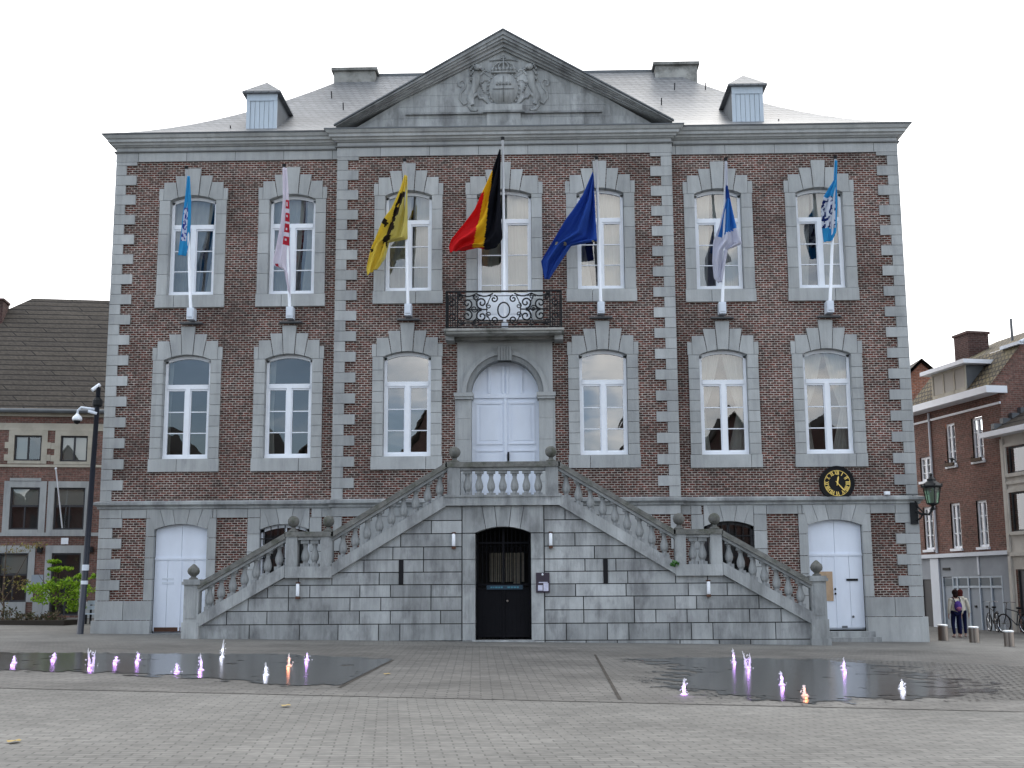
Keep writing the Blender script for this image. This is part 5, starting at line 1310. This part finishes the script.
for k in range(3):
    g_ = MB(); x0 = -3.66+k*.74; g_.face([(x0, -.37, 8.6), (x0+.65, -.37, 8.6), (x0+.65, -.37, 9.34), (x0, -.37, 9.34)]); g_.build('curtained_pane', 'curtain', do)
f = MB(); f.box(-4.15, -1.1, -.65, 1.2, 9.43, 9.58); f.build('flat_roof', 'white_frame', do)
b = MB(); b.box(-5.3, -4.3, 1.6, 2.5, 9.5, 11.25); b.box(-5.35, -4.25, 1.55, 2.55, 11.25, 11.35); b.build('chimney', 'brick_dark', rh)
b = MB(); b.tube([(-2.6, 2.4, 10.3), (-2.6, 2.4, 11.5)], .05, 6); b.build('vent_pipe', 'lead', rh)
b = MB(); b.tube([(-4.70, -.06, 8.1), (-4.70, -.06, 2.7)], .045, 6); b.build('downpipe', 'pale_paint', rh)

gh = thing('gabled_house', 'orange brick gable end rising behind the red terraced house', 'house', (18.6, 22, 0), local=True)
b = MB(); b.prism([(-2.9, -.5), (2.4, -.5), (2.4, 9.6), (.1, 11.7), (-2.9, 8.9)], 0, .3); b.box(-2.9, 2.4, .3, 8, -.5, 8.8); b.build('gable_wall', 'brick_orange', gh)
b = MB(); b.mesh([(.1, -.15, 11.75), (-3.2, -.15, 8.75), (-3.2, 9, 8.75), (.1, 9, 11.75), (2.7, -.15, 9.4), (2.7, 9, 9.4)], [(0, 1, 2, 3), (4, 0, 3, 5)]); b.mesh([(.1, -.15, 11.9), (-3.2, -.15, 8.9), (-3.2, 9, 8.9), (.1, 9, 11.9), (2.7, -.15, 9.55), (2.7, 9, 9.55)], [(0, 1, 2, 3), (4, 0, 3, 5)]); b.build('roof', 'roof_tile', gh)

ch = right_house('cream_house', 'cream rendered house with dark tiled roof at the right edge', 'house')
CW = [(.30, 1.42, 5.27, 6.20), (.28, 1.40, 3.28, 4.62), (1.9, 3.1, 5.27, 6.2), (1.9, 3.1, 3.28, 4.62), (.35, 1.5, -.5, 2.0)]
b = MB(); grid_wall(b, .02, 6, -.5, 6.6, -.10, CW); b.build('wall', 'cream_render', ch)
b = MB(); b.box(.02, .18, -.16, -.10, -.4, 6.5); b.box(0.02, 6, -.16, -.10, 2.45, 2.60); b.box(.02, 6, -.14, -.1, 4.9, 5.0)
for x0, x1, z0, z1 in CW[:4]: b.box(x0-.1, x0, -.15, -.1, z0-.1, z1+.1); b.box(x1, x1+.1, -.15, -.1, z0-.1, z1+.1); b.box(x0, x1, -.15, -.1, z1, z1+.12); b.box(x0, x1, -.18, -.1, z0-.12, z0)
b.build('moulding', 'cream_render', ch)
for x0, x1, z0, z1 in CW:
    f = MB(); T = .06
    f.box(x0, x0+T, -.02, .04, z0, z1); f.box(x1-T, x1, -.02, .04, z0, z1); f.box(x0+T, x1-T, -.02, .04, z1-T, z1); f.box(x0+T, x1-T, -.02, .04, z0, z0+T)
    fo = f.build('window' if z0 > 0 else 'door', 'dark_frame', ch)
    if z0 > 0:
        g_ = MB(); g_.face([(x0, .02, z0), (x1, .02, z0), (x1, .02, z1), (x0, .02, z1)]); g_.build('glass_pane', 'glass', fo)
        c_ = MB(); c_.face([(x0+.25, .12, z0), (x1, .12, z0), (x1, .12, z1), (x0+.25, .12, z1)]); c_.build('curtain', 'curtain', fo)
        k_ = MB(); k_.box(x0-.1, x1+.1, .6, .65, z0-.2, z1+.2); k_.build('room_wall', 'interior_dark', fo)
    else:
        g_ = MB(); g_.box(x0+T, x1-T, .0, .03, z0, z1-T); g_.build('door_leaf', 'navy_pole', fo)
b = MB(); b.box(-.55, 6.3, -.55, -.1, 6.60, 6.78); b.build('eaves_board', 'white_frame', ch)
b = MB(); b.face([(-.02, -.5, 6.79), (6.3, -.5, 6.79), (6.3, 4, 9.3), (.02, 4, 9.3)]); crf = b.build('roof', 'roof_tile', ch)
b = MB()
for k in range(11): b.box(.02, .22, -.45+k*.36, -.15+k*.36, 6.84+k*.20, 7.04+k*.20)
b.build('flashing', 'lead', crf)
b = MB(); b.face([(6, -.1, -.5), (6, 6, -.5), (6, 6, 8), (6, -.1, 6.6)]); b.build('side_wall', 'brick_far', ch)

# ------------------------------------------------------------------ camera pole on the left
pb = thing('camera_pole', 'tall dark post with a white dome security camera left of the hall', 'pole', (-11.95, -.5, gz(-12, -.5)))
X, Yp = -11.95, -.5; s = 1.0
b = MB(); b.tube([(-11.76, Yp, .15), (-11.69, Yp, 2.2), (-11.58, Yp, 7.15)], [.095, .085, .065], 12); b.build('post', 'navy_pole', pb, smooth=True)
b = MB(); b.lathe((-11.590, Yp, 6.600), [(.10, 0), (.14, .05), (.14, .18), (.09, .26), (.03, .28), (.03, .62), (.0, .63)], 10); b.build('collar', 'iron', pb)
b = MB(); b.tube([(-11.620, Yp, 6.530), (-11.920, Yp, 6.570), (-12.050, Yp, 6.590), (-12.140, Yp, 6.500), (-12.150, Yp, 6.380)], .035, 8); b.tube([(-11.570, Yp-.05, 6.400), (-11.820, Yp-.05, 6.470)], .045, 8); b.build('arm', 'pale_paint', pb)
b = MB(); b.lathe((-12.150, Yp, 6.210), [(.12, 0), (.14, .03), (.13, .10), (.06, .17), (.04, .2)], 12); b.build('dome_camera', 'white_frame', pb, smooth=True)
b = MB(); b.ball((-12.150, Yp, 6.210), .10, 10); b.build('dome_glass', 'black', pb, smooth=True)
b = MB(); b.tube([(-11.730, Yp-.1, 7.070), (-11.570, Yp+.05, 7.250)], .055, 8); b.build('antenna', 'white_frame', pb)
for zz, hh, xx in ((2.0, .16, -11.695), (1.62, .10, -11.705)): b = MB(); b.lathe((xx, Yp, zz), [(.096, 0), (.096, hh)], 12); b.build('sticker', 'pale_paint', pb)

# ------------------------------------------------------------------ trees and planting on the left
def tree(label, x, y, blobs, cols, size, n, trunk_r, name='young_tree', limbs=()):
    t = thing(name, label, 'tree', (x, y, gz(x, y)))
    b = MB(); z0 = gz(x, y)
    top = max(c[2] for c, r in blobs)
    b.tube([(x, y, z0-.05), (x+.03, y, z0+.5), (x-.04, y, z0+1.1), (x, y, top)], [trunk_r, trunk_r*.8, trunk_r*.6, trunk_r*.25], 8)
    for c, r in blobs: b.tube([(x, y, z0+.5+.3*(c[2]-z0-.5)), ((x+c[0])/2, (y+c[1])/2, (z0+.8+c[2])/2), c], [trunk_r*.45, trunk_r*.3, trunk_r*.12], 6)
    b.build('trunk', 'bark', t)
    b = MB()
    for c, r in blobs: leafcloud(b, c, r, n, size, cols, hollow=.1)
    b.build('crown', 'leaf', t)
tx, ty = -15.6, 7.5
tree('small tree with fresh lime green leaves behind the dark post', tx, ty,
     [((tx-.5, ty, 1.55), (.7, .5, .22)), ((tx+.3, ty-.2, 1.75), (.75, .5, .22)), ((tx+.9, ty, 1.45), (.6, .5, .25)), ((tx-.1, ty+.2, 1.2), (.9, .6, .2)), ((tx+.1, ty, 2.2), (.45, .3, .09)), ((tx-.15, ty, 2.45), (.25, .2, .05)), ((tx-.65, ty, 2.0), (.35, .3, .10)), ((tx+.45, ty, .95), (.6, .5, .2)), ((tx+1.0, ty, 1.95), (.35, .3, .12))],
     [(.20, .36, .02), (.26, .44, .03), (.12, .24, .02), (.32, .48, .05)], .06, 430, .05)
tx, ty = -17.2, 7.0
tree('thin young tree with sparse yellowish leaves at the left edge', tx, ty,
     [((tx, ty, 2.9), (1.0, .6, .22)), ((tx-.5, ty, 2.2), (.7, .5, .3)), ((tx+.4, ty, 1.7), (.6, .5, .3)), ((tx-.3, ty, 1.2), (.7, .5, .3)), ((tx+.9, ty, 3.0), (.5, .4, .12))],
     [(.22, .20, .06), (.14, .13, .05), (.20, .15, .06)], .05, 110, .045)
b = MB(); 
for k in range(16):
    x = -20.5+k*.36; leafcloud(b, (x, 6.2+.3*random.random(), gz(x, 6)+.22), (.35, .4, .28*random.uniform(.6, 1.3)), 160, .055, [(.10, .09, .05), (.06, .07, .03), (.14, .10, .07), (.05, .045, .03)], hollow=0)
b.box(-21, -14.6, 5.7, 7.0, gz(-18, 6)-.1, gz(-18, 6)+.12, (.06, .05, .04)); tag(b.build('ground_cover', 'leaf'), 'low brownish planting along the foot of the brick house', 'plants', kind='stuff')
bn = thing('bench', 'grey slatted bench between the dark post and the hall corner', 'bench', (-13.9, 7.5, gz(-14, 7.5)))
b = MB()
for k in range(3): b.box(-14.6, -13.2, 7.35+k*.13, 7.45+k*.13, .66, .70)
b.build('seat', 'blue_paint', bn)
b = MB()
for k in range(2): b.box(-14.6, -13.2, 7.76, 7.79, .82+k*.17, .95+k*.17)
b.build('backrest', 'blue_paint', bn)
for x in (-14.5, -13.3):
    b = MB(); b.box(x-.03, x+.03, 7.36, 7.42, .25, .655); b.box(x-.03, x+.03, 7.8, 7.85, .25, 1.12); b.build('leg', 'iron', bn)
# weed in the staircase
b = MB(); leafcloud(b, (4.43, YF-.20, 2.02), (.12, .08, .10), 160, .035, [(.05, .16, .03), (.08, .22, .04)], hollow=0, seedv=5); b.tube([(4.42, YF-.10, 2.05), (4.40, YF-.18, 2.12)], .008, 5)
tag(b.build('weed', 'leaf'), 'small green weed growing from the staircase beside the right landing', 'weed')

# ------------------------------------------------------------------ bollards
bl_lab = ['steel bollard nearest the hall corner, left of the two people', 'steel bollard in the middle, directly right of the two people', 'steel bollard farthest right, before the bicycles']
for (px, py), lab in zip(((943.5, 640.5), (974.5, 642.5), (1009.5, 646.5)), bl_lab):
    p, dep = onground(px, py); t = thing('bollard', lab, 'bollard', p, group='brushed steel bollards on the right'); hh = 15.2*dep/FPX; r = 4.9*dep/FPX
    b = MB(); b.lathe((p.x, p.y, p.z-.02), [(r, 0), (r, hh-.01)], 20); b.build('post', 'steel', t)
    b = MB(); b.lathe((p.x, p.y, p.z-.02+hh-.005), [(r+.008, 0), (r+.008, .03), (r*.9, .045), (0, .05)], 20); b.build('cap', 'bollard_top', t)

# ------------------------------------------------------------------ people
def skinmesh(name, pts, edges, rad, m, parent, root=0, levels=2):
    me = bpy.data.meshes.new(name); me.from_pydata(pts, edges, []); me.materials.append(MATS[m])
    o = bpy.data.objects.new(name, me); COL.objects.link(o); o.parent = parent
    mo = o.modifiers.new('skin', 'SKIN'); mo.use_smooth_shade = True
    me.skin_vertices.new() if not me.skin_vertices else None
    sv = me.skin_vertices[0].data
    for k, r in enumerate(rad): sv[k].radius = r if isinstance(r, tuple) else (r, r)
    for k in range(len(pts)): sv[k].use_root = (k == root)
    s2 = o.modifiers.new('sub', 'SUBSURF'); s2.levels = levels; s2.render_levels = levels
    return o
def person(label, loc, rz, hair, jacket, trousers, sc, turn=0.0, step=.0, hood=False, armx=.0):
    t = thing('person', label, 'person', loc, rz, local=True); t.scale = (sc, sc, sc)
    # figure of 1.65 m seen from behind (faces +y)
    P = [(0, 0, .90), (0, .0, 1.08), (0, .01, 1.28), (0, 0, 1.38), (0, .01, 1.47), (0, .02, 1.56), (0, .01, 1.62),           # 0-6 pelvis, waist, chest, neck base, neck, head, crown
         (-.10, 0, .86), (-.11, .02+step, .47), (-.11, -.02, .09), (-.11, .12, .03),                                       # 7-10 left leg
         (.10, 0, .86), (.11, .02-step, .47), (.11, -.02-step, .09), (.11, .12-step, .03),                                 # 11-14 right leg
         (-.17, 0, 1.33), (-.22-armx, -.01, 1.08), (-.24-armx, .05, .85), (-.24-armx, .08, .77),                             # 15-18 left arm
         (.17, 0, 1.33), (.22+armx, -.01, 1.08), (.24+armx, .05, .85), (.24+armx, .08, .77)]
    E_ = [(0, 1), (1, 2), (2, 3), (3, 4), (4, 5), (5, 6), (0, 7), (7, 8), (8, 9), (9, 10), (0, 11), (11, 12), (12, 13), (13, 14), (3, 15), (15, 16), (16, 17), (17, 18), (3, 19), (19, 20), (20, 21), (21, 22)]
    Rr = [(.14, .11), (.13, .10), (.15, .11), (.09, .08), .05, (.085, .10), (.06, .07), .085, .055, .035, .03, .085, .055, .035, .03, .05, .038, .028, .03, .05, .038, .028, .03]
    body = skinmesh('body', P, E_, Rr, 'skin', t)
    # hands: five fingers each
    for s_ in (-1, 1):
        hx = s_*(.24+armx); pts = [(hx, .08, .78), (hx, .085, .73)]; ed = [(0, 1)]; rr = [.024, .028]
        for k in range(4):
            i = len(pts); ln = (.055, .065, .06, .045)[k]; pts += [(hx, .06+.018*k, .70), (hx-s_*.01, .06+.018*k, .70-ln*.6), (hx-s_*.02, .06+.018*k, .70-ln)]; ed += [(1, i), (i, i+1), (i+1, i+2)]; rr += [.009, .008, .007]
        i = len(pts); pts += [(hx-s_*.015, .115, .74), (hx-s_*.02, .13, .70)]; ed += [(0, i), (i, i+1)]; rr += [.010, .008]
        skinmesh('hand', pts, ed, rr, 'skin', t, levels=1)
    # jacket
    J = [(0, 0, .84), (0, 0, 1.05), (0, .01, 1.27), (0, 0, 1.38), (-.18, 0, 1.34), (-.235-armx, -.01, 1.08), (-.245-armx, .05, .83), (.18, 0, 1.34), (.235+armx, -.01, 1.08), (.245+armx, .05, .83)]
    skinmesh('jacket', J, [(0, 1), (1, 2), (2, 3), (3, 4), (4, 5), (5, 6), (3, 7), (7, 8), (8, 9)], [(.20, .15), (.18, .14), (.185, .14), (.11, .10), .08, .062, .05, .08, .062, .05], jacket, t, root=1)
    Tt = [(0, 0, .92), (-.10, 0, .86), (-.112, .02+step, .47), (-.11, -.02, .10), (.10, 0, .86), (.112, .02-step, .47), (.11, -.02-step, .10)]
    skinmesh('trousers', Tt, [(0, 1), (1, 2), (2, 3), (0, 4), (4, 5), (5, 6)], [(.15, .12), .10, .072, .055, .10, .072, .055], trousers, t)
    for s_, dy in ((-1, 0), (1, -step)):
        b = MB(); b.ball((s_*.11, .04+dy, .04), .06, 10, sc=(.8, 2.2, .75)); b.build('shoe', 'shoe', t, smooth=True)
    hb = MB(); hb.ball((0, -.015, 1.59), .112, 14, sc=(.95, 1.0, 1.08)); hb.ball((0, -.05, 1.49), .085, 10, sc=(1.1, .8, 1.3))
    ho = hb.build('hair', hair, t, smooth=True)
    fb = MB()
    for s_ in (-1, 1): fb.ball((s_*.032, .118, 1.56), .009, 8)
    fb.build('eyes', 'black', t); fb = MB(); fb.ball((0, .128, 1.53), .014, 8, sc=(.8, 1.2, 1.4)); fb.box(-.022, .022, .112, .12, 1.492, 1.499); fb.build('face', 'skin', t)
    if hood: b = MB(); b.ball((0, -.05, 1.40), .12, 12, sc=(1.2, .7, .55)); b.build('hood', jacket, t, smooth=True)
    return t
p, dep = onground(957.5, 637.5); sc = 47.5*dep/FPX/1.70
person('person in a cream jacket and navy trousers wearing a purple backpack, dark hair', p, radians(8), 'dark_hair', 'cream_cloth', 'navy_cloth', sc, step=.03)
bp = thing('backpack', 'small purple backpack on the back of the dark haired person', 'backpack', (p.x, p.y, p.z), radians(8), local=True); bp.scale = (sc, sc, sc)
b = MB(); b.ball((0, -.20, 1.10), .17, 14, sc=(.85, .55, 1.15)); b.build('bag', 'purple_cloth', bp, smooth=True)
b = MB(); b.ball((.0, -.265, 1.02), .10, 12, sc=(1.0, .5, .8)); b.build('front_pocket', 'pink_cloth', bp, smooth=True)
b = MB()
for s_ in (-1, 1): b.tube([(s_*.09, -.17, 1.22), (s_*.115, -.145, 1.34), (s_*.12, -.06, 1.42), (s_*.125, .05, 1.40)], .018, 6)
b.build('strap', 'navy_cloth', bp)
p2, dep = onground(965.5, 637.0); p2 = p2+Vector((0, .25, 0))
person('person with reddish hair in a cream hooded jacket, right of the dark haired one', p2, radians(-14), 'red_hair', 'cream_cloth', 'navy_cloth', sc*1.0, step=-.04, hood=True, armx=.03)

# ------------------------------------------------------------------ bicycles
def bike(label, s0, off, col, rzz=0):
    d = Vector((.223, -.975, 0)); o_ = Vector((.975, .223, 0)); base = Vector(PR)+d*s0-o_*off; base.z = gz(base.x, base.y)
    t = thing('bicycle', label, 'bicycle', base, AR+rzz, group='bicycles parked before the right hand houses', local=True)
    R_ = .31
    for x in (-.5, .5):
        b = MB(); b.tube([(x+R_*cos(a*2*pi/28), 0, R_+R_*sin(a*2*pi/28)) for a in range(28)], .022, 6, closed=True); wo = b.build('wheel', 'rubber', t)
        b = MB()
        for a in range(12): b.tube([(x, 0, R_), (x+R_*cos(a*pi/6), 0, R_+R_*sin(a*pi/6))], .004, 4)
        b.tube([(x+(R_-.03)*cos(a*2*pi/28), 0, R_+(R_-.03)*sin(a*2*pi/28)) for a in range(28)], .008, 5, closed=True); b.tube([(x, -.05, R_), (x, .05, R_)], .02, 6); b.build('spokes', 'chrome', wo)
    b = MB(); Bk, Ft = (-.5, 0, R_), (.5, 0, R_); bbk = (-.08, 0, .27); st_ = (-.2, 0, .78); hd = (.36, 0, .80)
    for a, c in ((Bk, bbk), (Bk, (-.17, 0, .66)), (bbk, st_), (bbk, (.38, 0, .62)), ((-.17, 0, .70), hd), (hd, (.38, 0, .62)), ((.38, 0, .62), Ft)): b.tube([a, c], .018, 6)
    b.build('frame', col, t)
    b = MB(); b.tube([(.36, 0, .80), (.33, 0, .95), (.30, 0, 1.0)], .014, 6); b.tube([(.18, -.26, 1.0), (.30, -.14, 1.02), (.31, 0, 1.0), (.30, .14, 1.02), (.18, .26, 1.0)], .013, 6); b.build('handlebar', 'chrome', t)
    b = MB(); b.ball((-.23, 0, .83), .09, 10, sc=(1.4, .8, .45)); b.build('saddle', 'rubber', t, smooth=True)
    b = MB(); b.tube([(-.5, -.07, .68), (-.2, -.07, .68)], .008, 5); b.tube([(-.5, .07, .68), (-.2, .07, .68)], .008, 5); b.tube([(-.7, 0, .62), (-.55, 0, .67), (-.35, 0, .62)], .03, 6); b.build('rack', 'iron', t)
bike('dark bicycle leaning near the garage doors, left of the other', -.5, .55, 'iron', radians(180-18))
bike('dark bicycle partly cut off at the right edge', 1.0, .7, 'navy_pole', radians(180+10))

# ------------------------------------------------------------------ leaves on the ground
for px, py, lab in ((387, 675, 'yellow green dead leaf near the left fountain corner'), (286, 707, 'flat ochre leaf on the pavers before the left fountain'), (14, 743, 'flat ochre leaf on the pavers at the lower left')):
    p, dep = onground(px, py); b = MB(); n = 9
    b.face([(p.x+.05*cos(2*pi*i/n)*(1+.3*(i % 2)), p.y+.07*sin(2*pi*i/n)*(1+.3*((i+1) % 2)), p.z+.016+.006*(i % 3)) for i in range(n)])
    tag(b.build('fallen_leaf', 'yellow_chalk'), lab, 'leaf')

# ------------------------------------------------------------------ houses across the square, seen mirrored in the windows
def opposite(x, wd, ze, zr, m, label):
    t = thing('gabled_townhouse', label, 'house', (x, -60, 0), local=True)
    b = MB(); b.prism([(-wd/2, -1), (wd/2, -1), (wd/2, ze), (0, zr), (-wd/2, ze)], 0, -8); b.build('wall', m, t)
    b = MB()
    for s_ in (-1, 1): b.prism([(0, zr+.1), (0, zr+.35), (s_*(wd/2+.4), ze+.0), (s_*(wd/2+.4), ze-.25)], .3, -8.3)
    b.build('roof', 'roof_tile', t)
    for i in range(3):
        for k in range(int(ze//3)):
            b = MB(); xx = -wd/3+i*wd/3; b.box(xx-.5, xx+.5, .001, .06, 1+k*3, 2.7+k*3); b.build('window', 'dark_frame', t)
rows = [(-30, 8, 9.5, 14.0, 'brick_dark'), (-22.3, 7.5, 9.5, 15.3, 'brick_dark'), (-14.8, 7.5, 9.0, 15.6, 'brick_dark'), (-7.0, 8, 9.5, 16.0, 'brick_dark'), (1.0, 8, 10, 14.0, 'brick_dark'), (8.3, 6.6, 9.0, 15.0, 'brick_dark'), (15.3, 7.4, 9.5, 15.2, 'brick_dark'), (23, 8, 9.8, 15.0, 'brick_dark')]
ordn = ['leftmost', 'second', 'third', 'fourth', 'fifth', 'sixth', 'seventh', 'eighth']
for (x, wd, ze, zr, m), o_ in zip(rows, ordn): opposite(x, wd, ze, zr, m, 'gabled brick townhouse across the square, %s of the row from the west' % o_)
